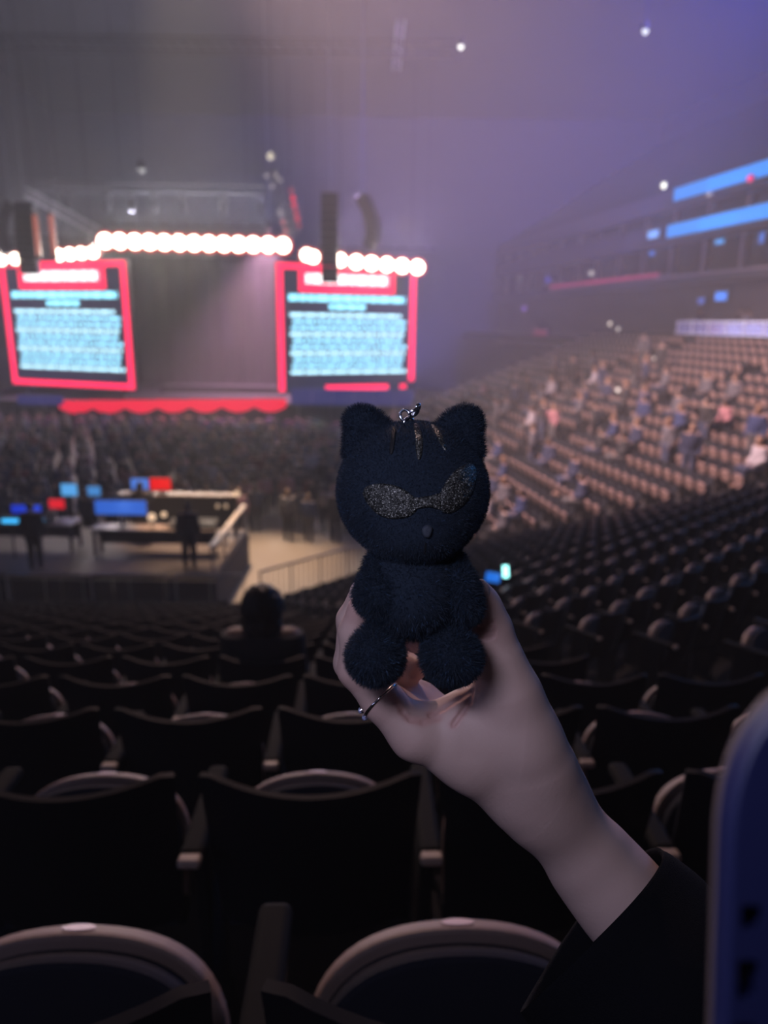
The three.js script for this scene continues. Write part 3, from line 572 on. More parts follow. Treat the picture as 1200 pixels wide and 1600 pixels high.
function seatGeos(fine) {
  const b = fine ? 2 : 1, cs = fine ? 14 : 6;
  const ex = (w, h, d, bev) => new THREE.ExtrudeGeometry(padShape(w, h), { depth: d - 2 * bev, bevelEnabled: true, bevelSize: bev, bevelThickness: bev, bevelSegments: b, curveSegments: cs });
  return {
    back: panel(backFn, 0.013, fine ? 18 : 8, fine ? 8 : 3),
    shell: ex(0.205, 0.325, 0.036, 0.007).translate(0, 0.007, 0.007), cushion: ex(0.19, 0.296, 0.044, 0.010).translate(0, 0.014, 0.036),
    arm: rb(0.050, 0.03, 0.32, 0.014, 0, 0.652, -0.155, fine ? 3 : 1), post: rb(0.032, 0.63, 0.17, 0.01, 0, 0.322, -0.16, 1),
    cap: rb(0.050, 0.022, 0.03, 0.008, 0, 0.654, 0.014, 1), foot: rb(0.05, 0.02, 0.24, 0.006, 0, 0.011, -0.16, 1),
    plate: new THREE.CylinderGeometry(0.023, 0.023, 0.0016, 20).scale(1, 1, 0.46), mount: rb(0.44, 0.05, 0.05, 0.01, 0, 0.42, -0.10, 1),
  };
}
const seatFabric = noiseTex(256, [[64, 1], [128, 1]], [0.4, 0.4, 0.4], [1, 1, 1], 9, false); seatFabric.repeat.set(6, 6);
const S = {
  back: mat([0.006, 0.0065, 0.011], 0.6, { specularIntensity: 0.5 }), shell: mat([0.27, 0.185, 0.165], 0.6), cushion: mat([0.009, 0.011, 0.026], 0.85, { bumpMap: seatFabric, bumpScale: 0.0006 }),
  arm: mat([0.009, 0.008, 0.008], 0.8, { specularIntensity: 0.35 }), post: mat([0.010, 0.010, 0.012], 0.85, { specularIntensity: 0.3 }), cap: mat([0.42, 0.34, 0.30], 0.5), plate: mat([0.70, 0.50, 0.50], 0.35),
};
const tilt = Math.atan2(0.125, 0.285);
function makeSeat(down) {
  const G = seatGeos(true), r = new THREE.Group(); r.userData = { category: 'seat', base: 'folding_seat' };
  obj('backrest', G.back, S.back, r); obj('mount', G.mount, S.post, r);
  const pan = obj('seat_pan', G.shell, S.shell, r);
  pan.position.set(0, 0.372, -0.125); pan.rotation.x = down ? -Math.PI / 2 : -tilt;
  if (down) pan.position.set(0, 0.40, -0.06);
  obj('cushion', G.cushion, S.cushion, pan);
  const pl = obj('number_plate', G.plate, S.plate, pan); pl.position.set(0, 0.3396, 0.018);
  obj('armrest', [G.arm], S.arm, r).position.x = -0.26; r.children[r.children.length - 1].name = 'armrest';
  const c = obj('bracket_cap', G.cap, S.cap, r); c.position.x = -0.26;
  const p = obj('side_post', [G.post, G.foot], S.post, r); p.position.x = -0.26;
  return r;
}
const protoUp = makeSeat(false), protoDown = makeSeat(true);
const ORD = ['', 'first', 'second', 'third', 'fourth', 'fifth', 'sixth', 'seventh', 'eighth', 'ninth', 'tenth', 'eleventh', 'twelfth', 'thirteenth', 'fourteenth', 'fifteenth', 'sixteenth', 'seventeenth', 'eighteenth', 'nineteenth', 'twentieth'];
const TENS = { 2: 'twenty', 3: 'thirty', 4: 'forty', 5: 'fifty', 6: 'sixty', 7: 'seventy' };
const ord = (n) => n <= 20 ? ORD[n] : n % 10 ? TENS[Math.floor(n / 10)] + '-' + ORD[n % 10] : TENS[n / 10].replace(/y$/, 'ieth');
// where every seat stands
const allSeats = [];
const turnOf = (s) => Math.atan2(-s.n[0], s.n[1]);
for (let k = 1; k <= 20; k++) {
  const e = meet(secA, secB, k)[0] - 0.55, ph = k === 1 ? -0.115 : k === 2 ? -0.355 : k === 3 ? -0.28 : -0.26;
  for (let i = -42; i < 20; i++) { const t = ph + (i + 0.5) * SEATW; if (t + SEATW / 2 < e && t > -23.5) allSeats.push({ s: secA, k, t, sec: 'A' }); }
}
for (let k = 1; k <= 20; k++) {
  const a = meet(secA, secB, k)[1] + 0.55, b = meet(secB, secC, k)[0] - 0.6;
  for (let t = a + SEATW / 2; t + SEATW / 2 < b; t += SEATW) allSeats.push({ s: secB, k, t, sec: 'B' });
}
for (let k = 0; k <= 20; k++) {
  const a = meet(secB, secC, k)[1] + 0.6, aisles = [26.5, 34.5];
  for (let t = a + SEATW / 2; t < 43; t += SEATW) { const f = onRow(secC, k, t)[1]; if (aisles.some((q) => Math.abs(f - q) < 0.6)) continue; allSeats.push({ s: secC, k, t, sec: 'C' }); }
}
const inv = camera.matrixWorldInverse;
for (const q of allSeats) {
  const [x, f] = onRow(q.s, q.k, q.t); q.x = x; q.z = -f; q.y = lvl(q.k);
  const c = V(x, q.y + 0.7, -f).applyMatrix4(inv); q.depth = -c.z; q.u = 600 + c.x / -c.z * FPX; q.v = 800 - c.y / -c.z * FPX;
  const m = 0.5 / Math.max(0.2, q.depth) * FPX; q.seen = q.depth > 0.3 && q.u > -m * 0.52 && q.u < 1200 + m * 0.52 && q.v < 1600 + m * 1.2 && q.v > -m;
}
const usedSeat = new Set();          // seats with someone sitting on them
const seatAt = (sec, k, t) => allSeats.filter((q) => q.sec === sec && q.k === k).reduce((b, q) => !b || Math.abs(q.t - t) < Math.abs(b.t - t) ? q : b, null);
const sitter = seatAt('A', 5, -0.62), phoneSeat = seatAt('B', 12, meet(secA, secB, 12)[1] + 1.0);
usedSeat.add(sitter); usedSeat.add(phoneSeat);
function placeSeats() {
  const near = allSeats.filter((q) => q.seen).sort((a, b) => a.depth - b.depth).slice(0, 300), one = new Set(near);
  const rows = new Map(); for (const q of allSeats.filter((r) => r.seen)) { const key = q.sec + q.k; if (!rows.has(key)) rows.set(key, []); rows.get(key).push(q); }
  for (const l of rows.values()) l.sort((a, b) => a.t - b.t).forEach((q, i) => { q.n = i + 1; });
  for (const q of near) {
    const r = dup(usedSeat.has(q) ? protoDown : protoUp, [q.x, q.y, q.z], turnOf(q.s));
    r.userData.category = 'seat'; delete r.userData.base;
    r.userData.group = q.sec === 'A' ? 'folding seats in the rows straight ahead' : q.sec === 'B' ? 'folding seats in the corner rows on the right' : 'folding seats in the side stand';
    r.userData.label = (usedSeat.has(q) ? 'occupied black arena seat in the ' : 'black folding seat in the ') + (q.sec === 'A' ? `${ord(q.k)} row ahead, ${ord(q.n)} from the left edge` : q.sec === 'B' ? `${ord(q.k)} row of the corner block, ${ord(q.n)} from the aisle` : `${ord(q.k)} row of the side stand, ${ord(q.n)} from the corner`);
  }
  // all farther seats as one
  const G = seatGeos(false), tint = (g, c) => { const h = g.index ? g.toNonIndexed() : g.clone(), a = new Float32Array(h.attributes.position.count * 3); for (let i = 0; i < a.length; i += 3) { a[i] = c.r; a[i + 1] = c.g; a[i + 2] = c.b; } h.setAttribute('color', new THREE.BufferAttribute(a, 3)); return h; };
  const turnPan = (g) => g.rotateX(-tilt).translate(0, 0.372, -0.125);
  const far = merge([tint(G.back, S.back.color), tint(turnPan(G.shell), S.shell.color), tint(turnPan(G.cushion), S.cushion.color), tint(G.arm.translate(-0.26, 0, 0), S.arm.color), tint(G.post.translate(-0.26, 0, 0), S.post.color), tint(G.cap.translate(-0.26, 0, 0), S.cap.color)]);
  const rest = allSeats.filter((q) => !one.has(q) && q.depth > 0.4 && q.u > -250 && q.u < 1500), im = new THREE.InstancedMesh(far, mat([1, 1, 1], 0.65, { vertexColors: true, specularIntensity: 0.5 }), rest.length), mx = new THREE.Matrix4();
  rest.forEach((q, i) => { mx.makeRotationY(turnOf(q.s)).setPosition(q.x, q.y, q.z); im.setMatrixAt(i, mx); });
  im.name = 'distant_seats'; shade(im); tag(im, 'rows upon rows of distant folded seats in the stands', 'seats', undefined, 'stuff'); scene.add(im);
}
// ───────── people ─────────
function figure(p, cell) {        // p: joints of a pose; returns skin, top, trousers and hair surfaces
  const limbs = (x, y, z, list, k) => { let d = 1e9; for (const [a, b, r0, r1] of list) d = smin(d, capsule(x, y, z, a, b, r0, r1), k); return d; };
  const mir = (j) => [-j[0], j[1], j[2]], arms = [], legs = [], hands = [], feet = [];
  for (const m of [(j) => j, mir]) {
    const R_ = m === mir, sh = m(p.shoulder), el = R_ && p.elbow2 ? p.elbow2 : m(p.elbow), wr = R_ && p.wrist2 ? p.wrist2 : m(p.wrist);
    arms.push([sh, el, 0.056, 0.042], [el, wr, 0.042, 0.03]); const dv = [wr[0] - el[0], wr[1] - el[1], wr[2] - el[2]], L = Math.hypot(...dv); hands.push([wr, wr.map((v, i) => v + dv[i] / L * 0.09), 0.028, 0.024]);
    legs.push([m(p.hip), m(p.knee), 0.09, 0.062], [m(p.knee), m(p.ankle), 0.06, 0.04]); const an = m(p.ankle); feet.push([an, [an[0], an[1] - 0.03, an[2] - 0.15], 0.042, 0.034]);
  }
  const c = p.chest, w = p.waist, h = p.head, torso = (x, y, z) => { let d = ellipsoid(x, y, z, c, [0.19, 0.2, 0.12]); d = smin(d, ellipsoid(x, y, z, w, [0.15, 0.18, 0.105]), 0.12); d = smin(d, capsule(x, y, z, p.shoulder, mir(p.shoulder), 0.06, 0.06), 0.07); return d; };
  const pelvis = (x, y, z) => capsule(x, y, z, p.hip, mir(p.hip), 0.10, 0.10);
  const headF = (x, y, z) => { let d = ellipsoid(x, y, z, h, [0.075, 0.11, 0.093]); d = smin(d, ellipsoid(x, y, z, [h[0], h[1] - 0.06, h[2] - 0.03], [0.05, 0.05, 0.055]), 0.03); d = smin(d, capsule(x, y, z, [h[0], h[1] - 0.01, h[2] - 0.09], [h[0], h[1] - 0.03, h[2] - 0.105], 0.012, 0.015), 0.015); for (const s of [-1, 1]) d = smin(d, ellipsoid(x, y, z, [h[0] + s * 0.078, h[1] - 0.01, h[2] + 0.01], [0.012, 0.03, 0.02]), 0.01); return smin(d, capsule(x, y, z, [h[0], h[1] - 0.08, h[2] + 0.01], c, 0.05, 0.06), 0.04); };
  const skinF = (x, y, z) => { let d = smin(headF(x, y, z), torso(x, y, z), 0.05); d = smin(d, limbs(x, y, z, arms, 0.03), 0.05); d = smin(d, limbs(x, y, z, hands, 0.02), 0.02); d = smin(d, pelvis(x, y, z), 0.08); d = smin(d, limbs(x, y, z, legs, 0.04), 0.06); return smin(d, limbs(x, y, z, feet, 0.03), 0.03); };
  const neckY = c[1] + 0.19;
  const topF = (x, y, z) => Math.max(smin(smin(torso(x, y, z), limbs(x, y, z, arms, 0.03), 0.06), pelvis(x, y, z) + 0.02, 0.06) - 0.02, y - neckY);
  const legF = (x, y, z) => smin(pelvis(x, y, z), limbs(x, y, z, legs, 0.04), 0.06) - 0.014;
  const hairF = (x, y, z) => { let d = ellipsoid(x, y, z, [h[0], h[1] + 0.018, h[2] + 0.012], [0.093, 0.118, 0.108]); d = Math.max(d, -(ellipsoid(x, y, z, [h[0], h[1] - 0.05, h[2] - 0.11], [0.085, 0.115, 0.075]))); const long = p.hair || 0; if (long) d = smin(d, ellipsoid(x, y, z, [h[0], h[1] - long * 0.55, h[2] + 0.06], [0.09, long, 0.05]), 0.04); else d = Math.max(d, h[1] - 0.09 - y); return d; };
  const B = p.box; return { body: fieldMesh(skinF, B[0], B[1], cell), top: fieldMesh(topF, B[0], B[1], cell), trousers: fieldMesh(legF, B[0], B[1], cell), hair: fieldMesh(hairF, [h[0] - 0.16, h[1] - 0.45, h[2] - 0.2], [h[0] + 0.16, h[1] + 0.17, h[2] + 0.22], Math.min(cell, 0.016)) };
}
const POSE = {
  stand: { head: [0, 1.58, -0.02], chest: [0, 1.24, 0], waist: [0, 1.02, 0], shoulder: [0.17, 1.39, 0], elbow: [0.25, 1.11, 0.02], wrist: [0.24, 0.87, -0.06], hip: [0.09, 0.9, 0], knee: [0.1, 0.48, -0.02], ankle: [0.1, 0.07, 0.02], box: [[-0.42, -0.02, -0.3], [0.42, 1.76, 0.3]] },
  wave: { head: [0.01, 1.58, -0.03], chest: [0, 1.24, 0], waist: [0, 1.02, 0], shoulder: [0.17, 1.39, 0], elbow: [0.26, 1.2, -0.14], wrist: [0.16, 1.36, -0.32], elbow2: [-0.25, 1.11, 0.02], wrist2: [-0.22, 0.9, -0.1], hip: [0.09, 0.9, 0], knee: [0.1, 0.48, -0.03], ankle: [0.11, 0.07, 0.03], hair: 0.2, box: [[-0.42, -0.02, -0.48], [0.42, 1.76, 0.3]] },
  sit: { head: [0, 1.24, -0.10], chest: [0, 0.90, -0.05], waist: [0, 0.68, -0.06], shoulder: [0.17, 1.05, -0.05], elbow: [0.23, 0.78, -0.06], wrist: [0.12, 0.64, -0.27], hip: [0.09, 0.54, -0.10], knee: [0.11, 0.54, -0.50], ankle: [0.11, 0.09, -0.50], hair: 0.2, box: [[-0.4, -0.02, -0.75], [0.4, 1.42, 0.2]] },
};
const FIG = { stand: figure(POSE.stand, 0.024), wave: figure(POSE.wave, 0.024), sit: figure(POSE.sit, 0.024) };
const skins = [mat([0.26, 0.165, 0.125], 0.6), mat([0.15, 0.085, 0.055], 0.6), mat([0.32, 0.22, 0.175], 0.6)];
const hairs = [mat([0.012, 0.010, 0.010], 0.6), mat([0.05, 0.028, 0.018], 0.6), mat([0.16, 0.09, 0.05], 0.6)];
const tops = { black: mat([0.015, 0.015, 0.018], 0.85), navy: mat([0.012, 0.018, 0.05], 0.85), blue: mat([0.014, 0.026, 0.085], 0.85), grey: mat([0.07, 0.07, 0.085], 0.85), white: mat([0.26, 0.25, 0.28], 0.85), pink: mat([0.26, 0.12, 0.14], 0.85), red: mat([0.12, 0.02, 0.025], 0.85) };
const legsM = [mat([0.012, 0.012, 0.016], 0.85), mat([0.03, 0.04, 0.08], 0.85), mat([0.06, 0.06, 0.065], 0.85)];
function person(pose, pos, turn, color, label, group, size = 1) {
  const t = thing('person', label, 'person', pos, turn, group), F = FIG[pose]; t.scale.setScalar(size);
  obj('body', F.body, pick(skins), t); obj('top', F.top, tops[color], t); obj('trousers', F.trousers, pick(legsM), t); obj('hair', F.hair, pick(hairs), t); return t;
}
// where a line of sight meets a block of the stand at height h above its treads
function inStand(s, px, py, h) {
  const o = camera.position, d = at(px, py, 1).sub(o), P = (k, t) => { const [x, f] = onRow(s, k, t); return V(x, lvl(k) + h, -f); };
  const a = P(0, 0), e1 = P(1, 0).sub(a), e2 = P(0, 1).sub(a), n = e1.clone().cross(e2), r = a.clone().sub(o).dot(n) / d.dot(n), q = o.clone().addScaledVector(d, r).sub(a);
  const t = q.dot(e2), k = q.clone().addScaledVector(e2, -t).dot(e1) / e1.lengthSq(); return [k, t];
}
function standAt(s, px, py, h, pose, color, label, group, turnBy = 0, size = 1) {
  let [k, t] = inStand(s, px, py, h); k = Math.max(0, Math.min(20, Math.round(k - 0.5))); const [x, f] = onRow(s, k + 0.47, t); return person(pose, [x, lvl(k), -f], turnOf(s) + turnBy, color, label, group, size);
}
// people in the side stand and the corner rows who can be told apart
[[secB, 968, 735, 'stand', 'blue', 'person in a blue top standing large above the corner rows', 0.3], [secB, 1008, 716, 'stand', 'black', 'person in black standing just right of the large blue top', -0.5],
  [secC, 1166, 655, 'stand', 'blue', 'person in a blue top standing by the right edge of the photo', 0.4], [secC, 818, 596, 'stand', 'black', 'tall dark standing person just right of the plush cat', 0.6],
  [secC, 887, 568, 'stand', 'black', 'dark standing person on the aisle in the middle of the side stand', 0.8], [secC, 932, 636, 'stand', 'black', 'dark standing person low in the side stand', -0.4],
  [secC, 984, 568, 'wave', 'black', 'left one of two dark people side by side high in the side stand', 0.2], [secC, 999, 570, 'stand', 'navy', 'right one of two dark people side by side high in the side stand', -0.2],
  [secC, 1038, 541, 'stand', 'black', 'dark person on the steps below the balustrade end', 0.5], [secC, 1012, 527, 'stand', 'grey', 'person in grey at the very top of the aisle', 0.5],
  [secC, 856, 578, 'wave', 'black', 'dark person left of the aisle in the side stand', 0.5], [secC, 1096, 636, 'wave', 'black', 'dark person with raised arm right of a pink top', 0.2],
  [secC, 1090, 672, 'stand', 'navy', 'person in navy standing amid the lower right rows', 0.9],
].forEach(([s, x, y, pose, c, lab, tb]) => standAt(s, x, y, 1.6, pose, c, lab, undefined, tb));
[[1050, 652, 'blue', 'seated person in blue beside the pink top'], [1132, 640, 'pink', 'seated person in a pink top in the side stand'], [1000, 618, 'blue', 'seated person in blue below two standing dark people'], [846, 640, 'white', 'seated person in white near the tall dark figure'], [1190, 700, 'white', 'seated person in white at the right edge'], [790, 690, 'blue', 'seated person in blue beside the head of the plush cat'], [905, 720, 'navy', 'seated person in navy left of the large blue top']].forEach(([x, y, c, lab]) => standAt(secC, x, y, 1.2, 'sit', c, lab));
// the rest of the side stand audience
const seated = scene.children.filter((o) => o.userData.category === 'person').map((o) => o.position);
for (let i = 0; i < 110; i++) {
  const far = i < 76, f = far ? rr(24, 41) : rr(19, 25), k = far ? Math.floor(rr(5, 19.9)) : Math.floor(rr(11, 19.9)), [x0, f0] = onRow(secC, k, 0), t0 = (f - f0) / secC.d[1]; const q = seatAt('C', k, t0); if (usedSeat.has(q)) continue;
  const st = rnd() < 0.22, [x, ff] = onRow(secC, st ? k + 0.45 : k + 0.13, q.t), P = V(x, lvl(k), -ff); if (seated.some((o) => o.distanceTo(P) < 0.85)) continue; usedSeat.add(q); seated.push(P);
  const c = pick(['black', 'black', 'black', 'navy', 'navy', 'blue', 'grey', 'grey', 'pink', 'white']), row = allSeats.filter((r) => r.sec === 'C' && r.k === k && r.seen);
  person(st ? pick(['stand', 'wave']) : 'sit', [x, lvl(k), -ff], turnOf(secC) + rr(-0.4, 0.4), c, `${st ? 'standing' : 'seated'} spectator in ${c}, ${ord(21 - k)} row up in the side stand, ${ord(1 + row.filter((r) => r.t < q.t - 0.1).length)} place from the corner`, 'spectators scattered over the side stand', rr(0.94, 1.04));
}
for (let i = 0; i < 9; i++) { const p = onSide(16.2 + rr(0, 1.4), 37 - i * 1.5 + rr(-0.4, 0.4), 6.15), c = pick(['black', 'black', 'navy', 'grey']); person(pick(['stand', 'wave']), [p.x, p.y, p.z], rr(0, 6), c, `${ord(i + 1)} figure from the left on the concourse behind the balustrade, in ${c}`, 'people on the concourse'); }
// crowd on the arena floor
{
  const spots = [];
  for (let f = 21.4; f < 42; f += 0.92) for (let x = -24; x < 3; x += 0.80) {
    const px = x + rr(-0.1, 0.1) + (Math.round(f / 0.92) % 2) * 0.4, pf = f + rr(-0.14, 0.14); if (px > 5.5 - 0.176 * pf - 1.0 || px < -22 - 0.15 * (pf - 20) + 1) continue;
    if (rnd() < 0.2) continue; if (pf < 21.6 && px > -4.6) continue;
    const c = V(px, 1.6, -pf).applyMatrix4(inv), u = 600 + c.x / -c.z * FPX; if (u < -330 || u > 900) continue; spots.push([px, pf, -c.z + (u < -40 ? 100 : 0), Math.round((f - 21.4) / 0.92) + 1]);
  }
  for (let i = spots.length - 1; i > 0; i--) if (spots.some((o, j) => j < i && Math.hypot(o[0] - spots[i][0], o[1] - spots[i][1]) < 0.66)) spots.splice(i, 1);
  spots.sort((a, b) => a[2] - b[2]);
  const ones = spots.slice(0, 290), rest = spots.slice(290);
  for (const q of ones) {
    const [x, f, , rank] = q, c = pick(['black', 'black', 'navy', 'navy', 'grey', 'white', 'pink', 'red', 'blue']), n = 1 + spots.filter((o) => o[3] === rank && o[2] < 100 && o[0] < x).length;
    person(pick(['stand', 'stand', 'wave']), [x, 0, -f], rr(-0.5, 0.5), c, `distant spectator in ${c}, ${ord(rank)} rank of the floor crowd, ${ord(n)} from the left`, 'floor crowd before the stage', rr(0.93, 1.06));
  }
  const F = FIG.stand, paint = (g, c) => { const h = g.clone(), a = new Float32Array(h.attributes.position.count * 3); for (let i = 0; i < a.length; i += 3) { a[i] = c[0]; a[i + 1] = c[1]; a[i + 2] = c[2]; } h.setAttribute('color', new THREE.BufferAttribute(a, 3)); return h; };
  const g = merge([paint(F.body, [0.5, 0.32, 0.24]), paint(F.top, [0.12, 0.11, 0.14]), paint(F.trousers, [0.02, 0.02, 0.03]), paint(F.hair, [0.02, 0.015, 0.013])]);
  const im = new THREE.InstancedMesh(g, mat([1, 1, 1], 0.8, { vertexColors: true }), rest.length), mx = new THREE.Matrix4();
  rest.forEach(([x, f], i) => { mx.makeRotationY(rr(-0.5, 0.5)).setPosition(x, 0, -f); im.setMatrixAt(i, mx); im.setColorAt(i, new THREE.Color().setRGB(rr(0.4, 2), rr(0.4, 1.6), rr(0.5, 2))); });
  im.name = 'distant_crowd'; shade(im); tag(im, 'farthest dim part of the crowd at the foot of the stage', 'crowd', undefined, 'stuff'); scene.add(im);
}
// small lamps on the steps of the side stand
[[1034, 559, 'aisle lamp high in the side stand below the balustrade'], [982, 606, 'aisle lamp in the middle of the side stand'], [756, 660, 'aisle lamp just right of the plush cat ear']].forEach(([px, py, lab]) => {
  let [k, t] = inStand(secC, px, py, 0.95); k = Math.round(k); const [x, f] = onRow(secC, k + 0.3, t), g = thing('aisle_lamp', lab, 'lamp', [x, lvl(k), -f]);
  obj('pole', [cy(0.02, 0.02, 0.88, 0, 0.44, 0, 8), cy(0.07, 0.08, 0.02, 0, 0.01, 0, 12)], M.black, g); obj('bulb', sp(0.075, 0, 0.95, 0), glow([1, 0.86, 0.78], 1.6), g);
});
// people around the mixing desk
person('stand', [-4.75, DK, -16.5], 0.1, 'black', 'dark standing figure before the long lit desk');
person('stand', [-8.45, DK, -16.35], 0.2, 'black', 'dark standing figure at the left of the mixing riser');
person('wave', [-6.6, DK, -18.6], -0.2, 'black', 'dark figure working behind the wide blue monitor');
// the seated person straight ahead whose round dark hair shows over the seat back
{
  const q = sitter, P = { ...POSE.sit, hair: 0.17 }, F = figure(P, 0.014), t = thing('person', 'person with full dark hair seated five rows ahead, seen from behind', 'person', [q.x - 0.03, q.y - 0.10, q.z - 0.16], turnOf(q.s)); t.scale.setScalar(0.92);
  obj('body', F.body, skins[0], t); obj('top', F.top, tops.black, t); obj('trousers', F.trousers, legsM[0], t);
  const h = P.head, hf = (x, y, z) => { const n = 0.006 * Math.sin(x * 90 + 3 * Math.sin(y * 40)) * Math.sin(z * 70 + y * 60); return Math.max(smin(ellipsoid(x, y, z, [0, h[1] + 0.02, h[2] + 0.03], [0.132, 0.138, 0.125]), ellipsoid(x, y, z, [0, h[1] - 0.12, h[2] + 0.05], [0.125, 0.12, 0.09]), 0.05) + n, -ellipsoid(x, y, z, [0, h[1] - 0.05, h[2] - 0.11], [0.085, 0.12, 0.085])); };
  obj('hair', fieldMesh(hf, [-0.2, h[1] - 0.3, h[2] - 0.2], [0.2, h[1] + 0.2, h[2] + 0.22], 0.009), hairs[0], t);
}
// the person with the bright phone
{
  const q = phoneSeat, t = thing('person', 'seated person with a glowing phone just right of the plush cat', 'person', [q.x, q.y, q.z], turnOf(q.s));
  const F = figure({ ...POSE.sit, elbow: [0.22, 0.84, -0.22], wrist: [0.08, 1.04, -0.36] }, 0.02);
  obj('body', F.body, skins[0], t); obj('top', F.top, tops.navy, t); obj('trousers', F.trousers, legsM[0], t); obj('hair', F.hair, hairs[2], t);
  const p = at(790, 893, 9.6), g = thing('phone', 'phone with a bright cyan glowing screen held up by the seated person', 'phone', [p.x, p.y, p.z]);
  g.lookAt(camera.position.x, camera.position.y, camera.position.z); g.rotateZ(0.1);
  obj('case', rb(0.082, 0.17, 0.01, 0.004), M.black, g); obj('screen', rb(0.074, 0.16, 0.003, 0.001, 0, 0, 0.006), glow([0.35, 1, 0.95], 3.2), g);
  const p2 = at(770, 902, 9.6), g2 = thing('tablet', 'blue-lit tablet beside the bright phone', 'tablet', [p2.x, p2.y, p2.z]); g2.lookAt(0, EYE, 0); g2.rotateZ(-0.1);
  obj('case', rb(0.20, 0.14, 0.01, 0.004), M.black, g2); obj('screen', rb(0.19, 0.13, 0.003, 0.001, 0, 0, 0.006), glow([0.01, 0.16, 0.75], 1.0), g2);
  const l = new THREE.PointLight(new THREE.Color().setRGB(0.3, 0.7, 1), 0.25, 0, 2); l.position.copy(at(789, 893, 9.4)); l.castShadow = true; l.shadow.radius = 3; scene.add(l);
}
placeSeats();
// ───────── held plush cat, hand, ring, sleeve: modelled in axes turned with the line of sight, metres ─────────
const eyeQ = new THREE.Quaternion().setFromEuler(camera.rotation);
const H = (px, py, depth) => [(px - 600) / FPX * depth, (800 - py) / FPX * depth, -depth];
function heldThing(name, label, category, base) {      // base in those axes; children are modelled round the origin of the axes and moved back by base
  const t = thing(name, label, category); t.quaternion.copy(eyeQ); t.position.copy(V(...base).applyQuaternion(eyeQ).add(camera.position)); t.userData.base_ = base; return t;
}
const put = (t, name, geo, m, parent) => { const b = t.userData.base_; const g = Array.isArray(geo) ? merge(geo) : geo; return obj(name, parent ? g : g.translate(-b[0], -b[1], -b[2]), m, parent || t); };
// — plush cat
const PD = 0.368, PM = PD / FPX;                        // one photograph pixel at the plush is PM metres
const PC = (x, y, dz = 0) => [(x - 600) * PM, (800 - y) * PM, -PD + dz];
const headF = (x, y, z) => {
  let d = ellipsoid(x, y, z, PC(645, 778, 0), [113 * PM, 99 * PM, 0.0325]);
  d = smin(d, ellipsoid(x, y, z, PC(645, 752, -0.002), [106 * PM, 91 * PM, 0.030]), 0.012);
  return smin(d, ellipsoid(x, y, z, PC(650, 838, 0.014), [52 * PM, 34 * PM, 0.018]), 0.014);
};
const earF = (s) => (x, y, z) => {
  const c = 646, X = (v) => c + s * v, zz = (z + PD) * 1.55 - PD; let d = 1e9;
  for (const [a, b, r] of [[83, 661, 28], [52, 690, 30], [85, 702, 27], [66, 674, 30]]) { const p = PC(X(a), b); d = smin(d, Math.hypot(x - p[0], y - p[1], zz - p[2]) - r * PM, 0.006); }
  d = smax(d, -ellipsoid(x, y, z, PC(X(74), 676, 0.016), [22 * PM, 26 * PM, 0.010]), 0.004); return d * 0.8;
};
const torsoF = (x, y, z) => { let d = ellipsoid(x, y, z, PC(645, 915, -0.002), [76 * PM, 74 * PM, 0.025]); return smin(d, ellipsoid(x, y, z, PC(643, 940, 0.008), [58 * PM, 46 * PM, 0.020]), 0.012); };
const armF = (s) => (x, y, z) => s < 0 ? smin(capsule(x, y, z, PC(596, 880, 0.002), PC(586, 925, 0.012), 24 * PM, 31 * PM), ellipsoid(x, y, z, PC(600, 930, 0.016), [30 * PM, 30 * PM, 0.010]), 0.006) : smin(capsule(x, y, z, PC(706, 880, 0.002), PC(721, 943, 0.010), 21 * PM, 27 * PM), ellipsoid(x, y, z, PC(716, 925, 0.012), [26 * PM, 40 * PM, 0.010]), 0.006);
const legF = (s) => (x, y, z) => { const c = s < 0 ? 587 : 701, w = s < 0 ? 38 : 42; let d = ellipsoid(x, y, z, PC(c, 1019, 0.016), [w * PM, 36 * PM, 0.015]); d = smin(d, capsule(x, y, z, PC(s < 0 ? 606 : 684, 968, 0.002), PC(c, 1010, 0.012), 24 * PM, 29 * PM), 0.010); for (const e of [-18, 0, 18]) d = smax(d, -capsule(x, y, z, PC(c + e * 1.1 + 9, 1066, 0.034), PC(c + e + 9, 1040, 0.037), 0.0012, 0.0012), 0.003); return d; };
const plushSheen = { sheen: 1, sheenColor: new THREE.Color().setRGB(0.12, 0.20, 0.36), sheenRoughness: 0.45 };
const plushM = mat([0.006, 0.0135, 0.028], 0.95, plushSheen), furM = mat([0.0075, 0.0165, 0.034], 0.75, { sheen: 0.6, sheenColor: new THREE.Color().setRGB(0.14, 0.22, 0.38), sheenRoughness: 0.5 });
const blade = (() => { const g = new THREE.BufferGeometry(); g.setAttribute('position', new THREE.Float32BufferAttribute([-0.5, 0, 0, 0.5, 0, 0, -0.36, 0.5, 0.07, 0.36, 0.5, 0.07, 0, 1, 0.28], 3)); g.setIndex([0, 1, 3, 0, 3, 2, 2, 3, 4]); g.computeVertexNormals(); g.setAttribute('uv', new THREE.Float32BufferAttribute(new Float32Array(10), 2)); return g; })();
